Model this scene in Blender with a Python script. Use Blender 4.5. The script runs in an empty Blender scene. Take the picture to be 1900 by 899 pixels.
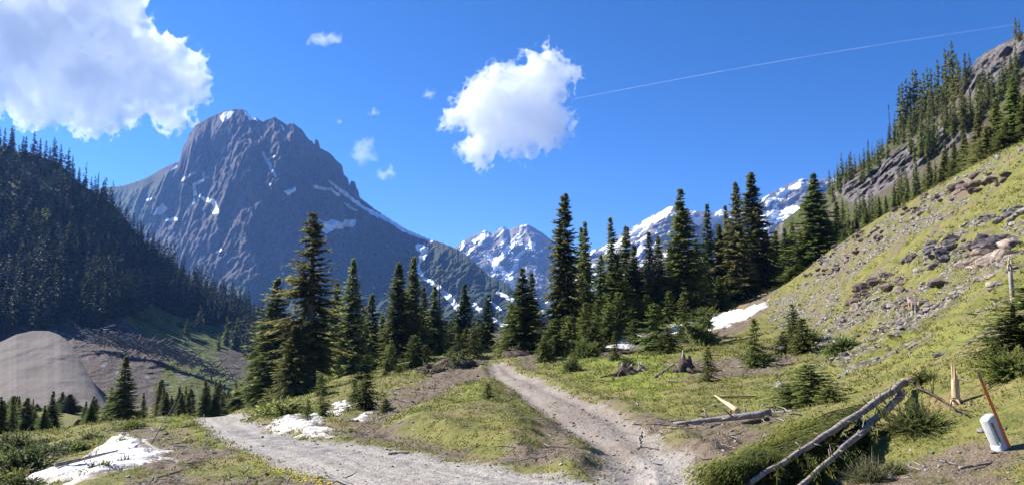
# Alpine valley: gravel road, spruce stands, rock peak, snow patches.  Everything is built from code.
import bpy, math
import numpy as np
from mathutils import Vector

rng = np.random.default_rng(11)
scene = bpy.context.scene
COL = scene.collection

# ------------------------------------------------------------------ camera model
F = 1357.0                      # focal length in photo pixels (1900 wide)
PITCH = math.radians(6.3)
EYE = 1.75
CP, SP = math.cos(PITCH), math.sin(PITCH)
def P(px, py, Y):
    """world point seen at photo pixel (px,py) at forward distance Y"""
    px = np.asarray(px, float); py = np.asarray(py, float); Y = np.asarray(Y, float)
    x = (px - 950) / F; v = (449.5 - py) / F
    dy = CP - v * SP; dz = SP + v * CP
    return np.stack(np.broadcast_arrays(x / dy * Y, Y, EYE + dz / dy * Y), -1)
def proj(p):
    p = np.asarray(p, float); x = p[..., 0]; y = p[..., 1]; z = p[..., 2] - EYE
    d = y * CP + z * SP; u = -y * SP + z * CP
    d = np.where(np.abs(d) < 1e-6, 1e-6, d)
    return 950 + F * x / d, 449.5 - F * u / d

# ------------------------------------------------------------------ noise
def _hash(ix, iy, iz, seed):
    h = (ix.astype(np.uint32) * np.uint32(374761393) + iy.astype(np.uint32) * np.uint32(668265263)
         + iz.astype(np.uint32) * np.uint32(2147483647 - 1274126177) + np.uint32(seed * 97 + 13))
    h = (h ^ (h >> np.uint32(13))) * np.uint32(1274126177)
    h = h ^ (h >> np.uint32(16))
    h = h * np.uint32(2246822519)
    return h ^ (h >> np.uint32(15))
def noise3(x, y, z=None, seed=0):
    x = np.asarray(x, float); y = np.asarray(y, float)
    z = np.zeros_like(x) if z is None else np.asarray(z, float)
    fx, fy, fz = np.floor(x), np.floor(y), np.floor(z)
    ix, iy, iz = fx.astype(np.int64), fy.astype(np.int64), fz.astype(np.int64)
    dx, dy, dz = x - fx, y - fy, z - fz
    u = dx * dx * dx * (dx * (dx * 6 - 15) + 10); v = dy * dy * dy * (dy * (dy * 6 - 15) + 10); w = dz * dz * dz * (dz * (dz * 6 - 15) + 10)
    out = 0.0
    for a in (0, 1):
        for b in (0, 1):
            for c in (0, 1):
                h = _hash(ix + a, iy + b, iz + c, seed)
                gx = (h & np.uint32(1023)).astype(float) / 511.5 - 1
                gy = ((h >> np.uint32(10)) & np.uint32(1023)).astype(float) / 511.5 - 1
                gz = ((h >> np.uint32(20)) & np.uint32(1023)).astype(float) / 511.5 - 1
                d = gx * (dx - a) + gy * (dy - b) + gz * (dz - c)
                out = out + d * (u if a else 1 - u) * (v if b else 1 - v) * (w if c else 1 - w)
    return out * 1.3
def fbm(x, y, z=None, oct=5, seed=0, gain=.5, lac=2.03):
    s = 0.0; a = 1.0; f = 1.0; t = 0
    for o in range(oct):
        s = s + a * noise3(x * f, y * f, None if z is None else z * f, seed + o * 17); t += a; a *= gain; f *= lac
    return s / t * 1.6
def ridged(x, y, z=None, oct=5, seed=0, gain=.5, lac=2.07):
    s = 0.0; a = 1.0; f = 1.0; t = 0
    for o in range(oct):
        s = s + a * (1 - np.abs(noise3(x * f, y * f, None if z is None else z * f, seed + o * 17)) * 2.2); t += a; a *= gain; f *= lac
    return s / t
def smooth(a, b, x):
    t = np.clip((x - a) / (b - a), 0, 1); return t * t * (3 - 2 * t)

def sdpoly(x, y, poly):
    """signed distance to polygon, positive inside"""
    poly = np.asarray(poly, float); n = len(poly)
    d = np.full(np.shape(x), 1e18); inside = np.zeros(np.shape(x), bool)
    for i in range(n):
        a = poly[i]; b = poly[(i + 1) % n]
        ex, ey = b - a; wx = x - a[0]; wy = y - a[1]
        t = np.clip((wx * ex + wy * ey) / max(ex * ex + ey * ey, 1e-12), 0, 1)
        d = np.minimum(d, (wx - ex * t) ** 2 + (wy - ey * t) ** 2)
        if ey != 0:
            c = ((a[1] > y) != (b[1] > y)) & (x < ex * (y - a[1]) / ey + a[0])
            inside ^= c
    d = np.sqrt(d)
    return np.where(inside, d, -d)
def sdline(x, y, pts):
    pts = np.asarray(pts, float); d = np.full(np.shape(x), 1e18)
    for i in range(len(pts) - 1):
        a, b = pts[i], pts[i + 1]; ex, ey = b - a
        wx = x - a[0]; wy = y - a[1]
        t = np.clip((wx * ex + wy * ey) / max(ex * ex + ey * ey, 1e-12), 0, 1)
        d = np.minimum(d, (wx - ex * t) ** 2 + (wy - ey * t) ** 2)
    return np.sqrt(d)

# ------------------------------------------------------------------ objects
def tag(o, label=None, cat=None, group=None, kind=None):
    if label: o['label'] = label
    if cat: o['category'] = cat
    if group: o['group'] = group
    if kind: o['kind'] = kind
    return o
def make_mesh(name, V, faces, mats, attrs=None, cols=None, smooth_=True, midx=None):
    """faces: list of (n,k) int arrays"""
    me = bpy.data.meshes.new(name)
    V = np.asarray(V, np.float32)
    faces = [np.asarray(f, np.int32) for f in (faces if isinstance(faces, (list, tuple)) else [faces]) if len(f)]
    me.vertices.add(len(V)); me.vertices.foreach_set('co', V.ravel())
    nl = sum(f.size for f in faces); npo = sum(len(f) for f in faces)
    me.loops.add(nl); me.polygons.add(npo)
    me.loops.foreach_set('vertex_index', np.concatenate([f.ravel() for f in faces]))
    st = []; off = 0
    for f in faces:
        st.append(off + np.arange(len(f), dtype=np.int32) * f.shape[1]); off += f.size
    me.polygons.foreach_set('loop_start', np.concatenate(st).astype(np.int32))
    me.polygons.foreach_set('use_smooth', np.full(npo, bool(smooth_)))
    for m in (mats if isinstance(mats, (list, tuple)) else [mats]): me.materials.append(m)
    if midx is not None: me.polygons.foreach_set('material_index', np.asarray(midx, np.int32))
    for k, a in (attrs or {}).items():
        at = me.attributes.new(k, 'FLOAT', 'POINT'); at.data.foreach_set('value', np.asarray(a, np.float32))
    for k, a in (cols or {}).items():
        at = me.attributes.new(k, 'FLOAT_COLOR', 'POINT')
        a = np.asarray(a, np.float32)
        if a.shape[1] == 3: a = np.concatenate([a, np.ones((len(a), 1), np.float32)], 1)
        at.data.foreach_set('color', a.ravel())
    me.update(calc_edges=True)
    return me
def link(name, me, parent=None, loc=None, rot=None, scale=None):
    o = bpy.data.objects.new(name, me); COL.objects.link(o)
    if parent is not None: o.parent = parent
    if loc is not None: o.location = loc
    if rot is not None: o.rotation_euler = rot
    if scale is not None: o.scale = scale if hasattr(scale, '__len__') else (scale,) * 3
    return o
class Geo:
    """collects vertices and faces of one mesh"""
    def __init__(s): s.V = []; s.F3 = []; s.F4 = []; s.n = 0; s.A = []
    def add(s, V, f3=None, f4=None, a=None):
        V = np.asarray(V, float)
        if f3 is not None and len(f3): s.F3.append(np.asarray(f3) + s.n)
        if f4 is not None and len(f4): s.F4.append(np.asarray(f4) + s.n)
        s.V.append(V); s.n += len(V)
        s.A.append(np.broadcast_to(np.asarray(0. if a is None else a, float), (len(V),)))
        return s
    def mesh(s, name, mat, smooth_=True, attr='tint'):
        fs = []
        if s.F3: fs.append(np.concatenate(s.F3))
        if s.F4: fs.append(np.concatenate(s.F4))
        return make_mesh(name, np.concatenate(s.V), fs, mat, {attr: np.concatenate(s.A)}, smooth_=smooth_)
def grid_faces(nr, nc, wrap=False):
    i = np.arange(nr - 1)[:, None]; j = np.arange(nc if wrap else nc - 1)[None]
    j2 = (j + 1) % nc
    a = i * nc + j; b = i * nc + j2; c = (i + 1) * nc + j2; d = (i + 1) * nc + j
    return np.stack([a, b, c, d], -1).reshape(-1, 4)
def tube(pts, rad, n=8, cap=True, wob=0., seed=0):
    """tapered tube along pts"""
    pts = np.asarray(pts, float); m = len(pts); rad = np.broadcast_to(np.asarray(rad, float), (m,))
    T = np.gradient(pts, axis=0); T /= np.linalg.norm(T, axis=1)[:, None] + 1e-9
    up = np.array([0, 0, 1.]) if abs(T[0, 2]) < .9 else np.array([1., 0, 0])
    S = np.cross(T, up); S /= np.linalg.norm(S, axis=1)[:, None] + 1e-9
    U = np.cross(S, T)
    a = np.linspace(0, 2 * np.pi, n, endpoint=False)
    r = rad[:, None] * (1 + wob * noise3(np.cos(a)[None] * 1.5 + 0 * rad[:, None], np.sin(a)[None] * 1.5 + 0 * rad[:, None], np.arange(m)[:, None] * .7 + 0 * a[None], seed))
    V = pts[:, None] + r[..., None] * (np.cos(a)[None, :, None] * S[:, None] + np.sin(a)[None, :, None] * U[:, None])
    V = V.reshape(-1, 3); f4 = grid_faces(m, n, True); f3 = []
    if cap:
        V = np.concatenate([V, pts[:1], pts[-1:]]); c0 = m * n; k = np.arange(n)
        f3 = np.concatenate([np.stack([np.full(n, c0), k, (k + 1) % n], -1)[:, ::-1], np.stack([np.full(n, c0 + 1), (m - 1) * n + k, (m - 1) * n + (k + 1) % n], -1)])
    return V, f3, f4
_ico = {}
def ico(sub):
    if sub in _ico: return _ico[sub]
    t = (1 + 5 ** .5) / 2
    V = [(-1, t, 0), (1, t, 0), (-1, -t, 0), (1, -t, 0), (0, -1, t), (0, 1, t), (0, -1, -t), (0, 1, -t), (t, 0, -1), (t, 0, 1), (-t, 0, -1), (-t, 0, 1)]
    Fc = [(0, 11, 5), (0, 5, 1), (0, 1, 7), (0, 7, 10), (0, 10, 11), (1, 5, 9), (5, 11, 4), (11, 10, 2), (10, 7, 6), (7, 1, 8), (3, 9, 4), (3, 4, 2), (3, 2, 6), (3, 6, 8), (3, 8, 9), (4, 9, 5), (2, 4, 11), (6, 2, 10), (8, 6, 7), (9, 8, 1)]
    V = [np.array(v) / np.linalg.norm(v) for v in V]
    for _ in range(sub):
        c = {}; nf = []
        def mid(a, b):
            k = (min(a, b), max(a, b))
            if k not in c:
                m = V[a] + V[b]; V.append(m / np.linalg.norm(m)); c[k] = len(V) - 1
            return c[k]
        for a, b, d in Fc:
            x, y, z = mid(a, b), mid(b, d), mid(d, a); nf += [(a, x, z), (b, y, x), (d, z, y), (x, y, z)]
        Fc = nf
    _ico[sub] = (np.array(V), np.array(Fc)); return _ico[sub]
def rock_geo(seed, sub=3, planes=14):
    """angular boulder of about unit radius: a sphere cut by random planes, then roughened"""
    r = np.random.default_rng(seed); V, Fc = ico(sub); V = V.copy()
    for _ in range(planes):
        n = r.normal(size=3); n /= np.linalg.norm(n); d = r.uniform(.55, .9)
        k = V @ n - d; V = V - np.outer(np.maximum(k, 0), n)
    V += (fbm(V[:, 0] * 2.2, V[:, 1] * 2.2, V[:, 2] * 2.2, 4, seed) * .10)[:, None] * V
    return V, Fc

# ------------------------------------------------------------------ material helpers
class NT:
    def __init__(s, name):
        s.m = bpy.data.materials.new(name); s.m.use_nodes = True; s.t = s.m.node_tree; s.t.nodes.clear()
        s.out = s.t.nodes.new('ShaderNodeOutputMaterial')
    def n(s, typ, **kw):
        nd = s.t.nodes.new('ShaderNode' + typ)
        for k, v in kw.items(): setattr(nd, k, v)
        return nd
    def setin(s, nd, key, v):
        sock = nd.inputs[key]
        if isinstance(v, bpy.types.NodeSocket): s.t.links.new(v, sock)
        elif hasattr(v, '__len__') and len(v) == 3 and sock.type == 'RGBA': sock.default_value = (*v, 1)
        else: sock.default_value = v
    def coord(s, kind='Object'): return s.n('TexCoord').outputs[kind]
    def mapping(s, vec, scale=(1, 1, 1), rot=(0, 0, 0)):
        m = s.n('Mapping'); s.setin(m, 'Vector', vec); m.inputs['Scale'].default_value = scale; m.inputs['Rotation'].default_value = rot; return m.outputs[0]
    def noise(s, vec, scale, detail=4, rough=.55, out='Fac', dist=0):
        nd = s.n('TexNoise'); s.setin(nd, 'Vector', vec); nd.inputs['Scale'].default_value = scale; nd.inputs['Detail'].default_value = detail
        nd.inputs['Roughness'].default_value = rough; nd.inputs['Distortion'].default_value = dist; return nd.outputs[out]
    def voro(s, vec, scale, feature='F1', out='Distance'):
        nd = s.n('TexVoronoi', feature=feature); s.setin(nd, 'Vector', vec); nd.inputs['Scale'].default_value = scale; return nd.outputs[out]
    def attr(s, name, out='Fac'): return s.n('Attribute', attribute_name=name).outputs[out]
    def math(s, op, a, b=0., c=None, clamp=False):
        nd = s.n('Math', operation=op, use_clamp=clamp); s.setin(nd, 0, a); s.setin(nd, 1, b)
        if c is not None: s.setin(nd, 2, c)
        return nd.outputs[0]
    def ss(s, x, a, b):
        nd = s.n('MapRange', interpolation_type='SMOOTHSTEP'); s.setin(nd, 0, x); nd.inputs[1].default_value = a; nd.inputs[2].default_value = b; return nd.outputs[0]
    def lin(s, x, a, b, c=0., d=1.):
        nd = s.n('MapRange'); s.setin(nd, 0, x); nd.inputs[1].default_value = a; nd.inputs[2].default_value = b; nd.inputs[3].default_value = c; nd.inputs[4].default_value = d; return nd.outputs[0]
    def mix(s, f, a, b, mode='MIX'):
        nd = s.n('Mix', data_type='RGBA', blend_type=mode); s.setin(nd, 0, f)
        for k, v in ((6, a), (7, b)): s.setin(nd, k, v)
        return nd.outputs[2]
    def sep(s, col):
        nd = s.n('SeparateColor'); s.setin(nd, 0, col); return nd.outputs
    def bump(s, h, strength=.5, dist=.05, normal=None):
        nd = s.n('Bump'); s.setin(nd, 'Height', h); nd.inputs['Strength'].default_value = strength; nd.inputs['Distance'].default_value = dist
        if normal is not None: s.setin(nd, 'Normal', normal)
        return nd.outputs[0]
    def principled(s, color, rough=.85, normal=None, spec=.25):
        b = s.n('BsdfPrincipled'); s.setin(b, 'Base Color', color); s.setin(b, 'Roughness', rough); b.inputs['Specular IOR Level'].default_value = spec
        if normal is not None: s.setin(b, 'Normal', normal)
        return b
    def done(s, shader): s.t.links.new(shader.outputs[0] if hasattr(shader, 'outputs') else shader, s.out.inputs['Surface']); return s.m

# ------------------------------------------------------------------ terrain height
CTRL = """1000 899 9.3;760 870 11.5;640 840 14.5;560 818 19;500 800 25;450 785 33;410 773 44;345 772 44;420 822 18.5;560 872 11.3;640 899 9.2
480 903 9.4;400 899 10.5;300 860 14.5;250 899 12;100 899 15;0 899 18;350 800 26;330 772 40;290 787 34;250 802 30;200 822 26;200 850 19.5;120 880 17;0 850 26;0 805 58;100 803 48;60 765 100;20 757 130;190 752 140;150 750 150
500 772 40;480 766 47;560 752 45;640 762 33;600 788 25;690 772 27;720 822 17;800 839 14.8;950 868 11.7;1080 886 10.2
800 790 20;760 770 25;850 745 30;900 713 38;960 760 24;1000 800 18;1060 842 13.5;700 742 36;620 722 50;750 700 50;850 690 50;880 664 60
510 742 68;583 724 66;655 692 78;742 677 84;810 660 80;900 660 78
910 673 60;930 691 49;985 721 37;1070 761 26;1140 801 19;1200 841 14.5;1250 880 11
1000 660 58;1050 690 45;1150 740 29;1250 800 17;1350 840 13;1100 660 52;1170 632 62;1200 690 38;1300 720 28;1300 650 47;1400 680 35;1400 750 23;1350 595 72;1420 565 82;1400 548 92;1250 580 88;1100 610 80;1040 640 70
1500 690 31;1450 640 46;1460 600 62
1480 515 78;1560 450 72;1630 410 66;1700 372 61;1800 318 55;1900 266 50;2000 215 46
1530 600 52;1560 650 36;1600 560 48;1700 480 46;1700 580 32;1700 660 22;1800 420 42;1800 520 30;1800 620 19;1900 360 37;1900 460 27;1900 560 19.5;1900 660 14.5;1900 760 11.2;1900 880 9;1700 760 14.5;1700 860 10.3;1600 720 20;1600 820 12.5;1500 780 17;1500 860 11.5;1450 899 10"""
_c = np.array([[float(v) for v in t.split()] for t in CTRL.replace('\n', ';').split(';')])
_pts = P(_c[:, 0], _c[:, 1], _c[:, 2])
def at_px(px, Y, z): q = P(px, 600, Y); return [q[0], Y, z + EYE]
_ex = [[0, 0, 0], [-5, 0, -.1], [5, 0, 0], [0, 5, -.05], [0, -20, 0], [30, -10, 6], [25, 12, 3.5], [12, 3, .6], [-12, 4, -1.2], [-30, -10, -6], [-30, 20, -4.5],
       at_px(400, 60, -8.3), at_px(380, 80, -11.5), at_px(380, 95, -13), at_px(460, 84, -10), at_px(300, 60, -9), at_px(700, 130, -14), at_px(850, 130, -10), at_px(560, 120, -15),
       at_px(893, 76, -5), at_px(1200, 130, -1), at_px(1400, 130, 5.5), at_px(1050, 120, -7), at_px(1560, 95, 9), at_px(1700, 90, 12.5), at_px(1900, 80, 16.5), at_px(1480, 104, 4.5),
       at_px(2100, 60, 17), at_px(2300, 40, 14), at_px(-200, 60, -10), at_px(-200, 140, -17), at_px(1560, 140, 10), at_px(1800, 140, 18), at_px(300, 140, -16), at_px(-400, 30, -6)]
_pts = np.concatenate([_pts, np.array(_ex, float)])
def _phi(r): return np.sqrt(r * r + 2.0)
def _solve():
    d = np.linalg.norm(_pts[:, None, :2] - _pts[None, :, :2], axis=2); n = len(_pts)
    A = np.zeros((n + 3, n + 3)); A[:n, :n] = _phi(d) - np.eye(n) * .25
    A[:n, n] = 1; A[:n, n + 1:] = _pts[:, :2]; A[n, :n] = 1; A[n + 1:, :n] = _pts[:, :2].T
    return np.linalg.solve(A, np.concatenate([_pts[:, 2], [0, 0, 0]]))
_w = _solve()
def H0(x, y):
    x = np.asarray(x, float); y = np.asarray(y, float); sh = np.broadcast(x, y).shape
    x = np.broadcast_to(x, sh).ravel(); y = np.broadcast_to(y, sh).ravel(); out = np.empty(len(x)); n = len(_pts)
    for i in range(0, len(x), 40000):
        a, b = x[i:i + 40000], y[i:i + 40000]
        out[i:i + 40000] = _phi(np.hypot(a[:, None] - _pts[None, :, 0], b[:, None] - _pts[None, :, 1])) @ _w[:n] + _w[n] + _w[n + 1] * a + _w[n + 2] * b
    r = np.hypot(x, y); far = -20 + EYE
    t = smooth(135, 230, r); out = np.where(r > 230, far, np.clip(out, -60, 40) * (1 - t) + far * t)
    return out.reshape(sh)
def raycast(px, py, Hf, ymax=130.):
    """first hit of pixel rays with the ground"""
    px = np.atleast_1d(np.asarray(px, float)); py = np.atleast_1d(np.asarray(py, float))
    Y = 6.0 * (ymax / 6.0) ** np.linspace(0, 1, 320); best = np.full(px.shape, np.nan); prev = None
    q = P(px[:, None], py[:, None], Y[None]); h = q[..., 2] - Hf(q[..., 0], q[..., 1])
    neg = h < 0; k = np.where(neg.any(1), neg.argmax(1), len(Y) - 1); k = np.clip(k, 1, None)
    i = np.arange(len(px)); a, b = h[i, k - 1], h[i, k]
    t = np.clip(a / np.where(np.abs(a - b) < 1e-9, 1, a - b), 0, 1)
    return P(px, py, Y[k - 1] + (Y[k] - Y[k - 1]) * t)
def flat(poly): # photo outline -> plan outline on the ground
    q = np.array(poly, float); return raycast(q[:, 0], q[:, 1], H0)[:, :2]

ROAD = flat([(345, 772), (372, 792), (420, 821), (480, 846), (560, 872), (640, 899), (660, 925), (1330, 925), (1338, 890), (1300, 862), (1255, 838), (1215, 815), (1160, 850), (1110, 888), (1010, 877), (950, 868), (860, 849), (780, 834), (700, 823), (620, 817), (560, 811), (505, 797), (470, 783), (466, 770), (400, 768)])
TRAIL = flat([(903, 672), (905, 690), (930, 712), (960, 730), (1000, 765), (1050, 800), (1095, 835), (1120, 860), (1090, 890), (1110, 925), (1330, 925), (1335, 885), (1300, 850), (1240, 815), (1190, 785), (1130, 755), (1060, 727), (1000, 702), (955, 684), (935, 670)])
GBANK = flat([(690, 800), (720, 775), (800, 745), (860, 715), (905, 706), (950, 738), (1000, 775), (1040, 815), (1000, 850), (940, 850), (850, 835), (740, 815)])
def dirt_polys():
    L = [[(215, 800), (290, 792), (365, 838), (480, 888), (520, 905), (200, 905), (290, 862), (325, 848)], [(620, 800), (700, 740), (790, 700), (900, 665), (900, 700), (840, 730), (740, 770), (690, 815), (640, 812)],
         [(900, 668), (960, 640), (1005, 655), (985, 690), (940, 665)], [(1130, 750), (1250, 790), (1400, 760), (1480, 760), (1420, 830), (1360, 899), (1330, 899), (1290, 845)], [(1240, 670), (1420, 655), (1500, 665), (1400, 690), (1280, 700)],
         [(1620, 880), (1740, 840), (1900, 830), (1900, 905), (1600, 905)], [(1110, 660), (1180, 615), (1290, 590), (1420, 545), (1440, 560), (1330, 630), (1180, 655)], [(1000, 790), (1060, 800), (1110, 840), (1080, 870), (1000, 865), (980, 850)]]
    return [flat(p) for p in L]
DIRT = dirt_polys()
SCREE = [flat(p) for p in ([(1425, 562), (1500, 515), (1570, 470), (1600, 480), (1560, 540), (1600, 600), (1590, 660), (1540, 690), (1510, 640), (1440, 590)], [(1500, 500), (1560, 452), (1700, 374), (1800, 320), (1898, 270), (1898, 300), (1800, 352), (1700, 420), (1600, 500), (1530, 530)],
                              [(1600, 540), (1700, 520), (1760, 560), (1700, 600), (1570, 590)], [(1690, 470), (1898, 430), (1898, 500), (1810, 520), (1700, 500)])]
SLOPE = flat([(1425, 570), (1480, 518), (1560, 453), (1700, 375), (1898, 270), (1898, 650), (1700, 655), (1560, 690), (1530, 670), (1460, 610)])
def masks(x, y):
    n1 = fbm(x * .35, y * .35, None, 4, 31); n2 = fbm(x * 1.3, y * 1.3, None, 3, 57)
    road = smooth(-.45, .45, sdpoly(x, y, ROAD) + n2 * .22)
    trail = smooth(-.3, .35, sdpoly(x, y, TRAIL) + n2 * .35)
    dirt = 0 * x
    for p in DIRT: dirt = np.maximum(dirt, smooth(-1.2, 1.2, sdpoly(x, y, p) + n1 * 1.6))
    ns = sdpoly(x, y, SLOPE); dirt = np.maximum(dirt, .85 * smooth(-.05, .4, fbm(x * .33, y * .33, None, 4, 131) + .45 * n2) * smooth(-1, 3, ns))
    scree = 0 * x
    for p in SCREE: scree = np.maximum(scree, smooth(-2.5, 1.5, sdpoly(x, y, p) + n1 * 2.5) * (.35 + .65 * smooth(-.15, .3, n1 * .6 + n2)))
    scree = np.maximum(scree, smooth(.05, .5, n1 + .6 * n2) * smooth(-2, 2, sdpoly(x, y, SLOPE)))
    return road, trail, dirt, scree
def H(x, y, fine=True):
    x = np.asarray(x, float); y = np.asarray(y, float)
    h = H0(x, y); r = np.hypot(x, y); k = smooth(400, 200, r)
    road, trail, dirt, scree = masks(x, y)
    rd = np.maximum(road, trail)
    h = h + k * (1 - .85 * rd) * (fbm(x * .22, y * .22, None, 3, 5) * .28 + fbm(x * .9, y * .9, None, 3, 8) * .10) * smooth(4, 14, r)
    h = h + k * fbm(x * 3.1, y * 3.1, None, 2, 12) * .03
    h = h + k * scree * (1 - rd) * (ridged(x * .55, y * .55, None, 4, 77) - .5) * .45
    h = h + k * dirt * (1 - rd) * fbm(x * 1.6, y * 1.6, None, 3, 19) * .12
    h = h - .10 * rd * (1 - .5 * road)                       # worn in a little
    h = h + .38 * smooth(-.25, 1.1, sdpoly(x, y, GBANK)) * (1 - rd)          # the bank stands proud of both tracks
    h = h + k * smooth(-1, 4, sdpoly(x, y, SLOPE)) * (1 - rd) * ((ridged(x * .42, y * .42 + x * .2, None, 4, 151) - .5) * .55 + fbm(x * 1.7, y * 1.7, None, 3, 155) * .12)   # lumpy hillside
    # wheel ruts of the track and the berm thrown up on either side
    st = sdpoly(x, y, TRAIL)
    h = h - .07 * trail * np.exp(-((st - .55) / .28) ** 2) + .10 * np.exp(-((st + .35) / .3) ** 2) * (1 - road)
    return h
def hz(x, y): return float(H(np.array([x]), np.array([y]))[0])
def ground(px, py):
    """ground point seen at a photo pixel (on the rough surface)"""
    p = raycast(np.array([px]), np.array([py]), H0)[0]; return Vector((p[0], p[1], hz(p[0], p[1])))
# ------------------------------------------------------------------ ground material
def mat_ground():
    N = NT('alpine_ground'); co = N.coord()
    a = N.n('Attribute', attribute_name='ma'); ra = N.sep(a.outputs['Color']); scree = a.outputs['Alpha']
    b = N.n('Attribute', attribute_name='mb'); rb = N.sep(b.outputs['Color'])
    nbig = N.noise(co, .35, 4); nmid = N.noise(co, 1.7, 5, .6); nfine = N.noise(co, 9, 4, .65); ntiny = N.noise(co, 38, 3, .6)
    brk = N.math('ADD', N.math('MULTIPLY', nmid, .6), N.math('MULTIPLY', nfine, .4))
    def thr(m, w=.25): # ragged border
        return N.ss(N.math('ADD', m, N.math('MULTIPLY', N.math('SUBTRACT', brk, .5), 1.5)), .5 - w, .5 + w)
    # turf
    g = N.mix(N.ss(nmid, .35, .65), (.120, .130, .030), (.215, .198, .056))
    g = N.mix(N.math('MULTIPLY', N.ss(nfine, .5, .72), .75), g, (.21, .17, .085))
    g = N.mix(N.math('MULTIPLY', N.ss(nfine, .5, .3), .7), g, (.055, .065, .018))
    g = N.mix(N.math('MULTIPLY', N.ss(nbig, .5, .64), .6), g, (.185, .145, .075))
    g = N.mix(thr(rb[0]), g, N.mix(nfine, (.115, .155, .022), (.24, .255, .042)))
    g = N.mix(thr(rb[1]), g, N.mix(nfine, (.20, .14, .06), (.26, .20, .10)))
    # bare soil with needles and wood chips
    d = N.mix(nfine, (.10, .072, .048), (.20, .155, .11))
    d = N.mix(N.ss(ntiny, .56, .68), d, (.30, .25, .19)); d = N.mix(N.ss(ntiny, .42, .33), d, (.05, .035, .025))
    c = N.mix(thr(ra[2]), g, d)
    # loose stones on the slope
    v = N.n('TexVoronoi'); N.setin(v, 'Vector', N.mapping(co, (1, 1, 1.6))); v.inputs['Scale'].default_value = 4.5
    st = N.mix(N.sep(v.outputs['Color'])[0], (.17, .145, .13), (.33, .29, .26))
    st = N.mix(N.ss(v.outputs['Distance'], .35, .6), st, (.10, .085, .06))
    st = N.mix(N.math('MULTIPLY', N.ss(nmid, .5, .6), .7), st, (.13, .135, .045))
    c = N.mix(thr(scree), c, st)
    # track
    t = N.mix(nfine, (.20, .165, .135), (.34, .30, .255)); t = N.mix(N.ss(ntiny, .58, .66), t, (.46, .42, .37)); t = N.mix(N.ss(ntiny, .4, .32), t, (.14, .11, .085))
    t = N.mix(N.math('MULTIPLY', N.ss(nbig, .45, .62), .45), t, (.18, .145, .11))
    c = N.mix(thr(ra[1], .3), c, t)
    # gravel road, streaked along its wheel lines
    w = N.attr('along'); stv = N.n('CombineXYZ'); N.setin(stv, 0, w)
    streak = N.noise(stv.outputs[0], 2.6, 5, .65)
    rd = N.mix(N.ss(streak, .35, .65), (.25, .222, .192), (.385, .352, .312)); rd = N.mix(N.math('MULTIPLY', N.ss(ntiny, .57, .68), .6), rd, (.42, .385, .345)); rd = N.mix(N.math('MULTIPLY', N.ss(nfine, .45, .3), .5), rd, (.23, .195, .16))
    rd = N.mix(N.math('MULTIPLY', N.attr('wet'), N.ss(nmid, .42, .62)), rd, (.155, .15, .155))
    c = N.mix(thr(ra[0], .3), c, rd)
    peb = N.voro(co, 16)
    hsum = N.math('ADD', N.math('MULTIPLY', nfine, .8), N.math('ADD', N.math('MULTIPLY', ntiny, .35), N.math('MULTIPLY', v.outputs['Distance'], N.math('MULTIPLY', scree, -1.5))))
    hsum = N.math('SUBTRACT', hsum, N.math('MULTIPLY', peb, .25))
    nrm = N.bump(hsum, .9, .07)
    return N.done(N.principled(c, .92, nrm, .15))
GROUND_MAT = mat_ground()

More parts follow.
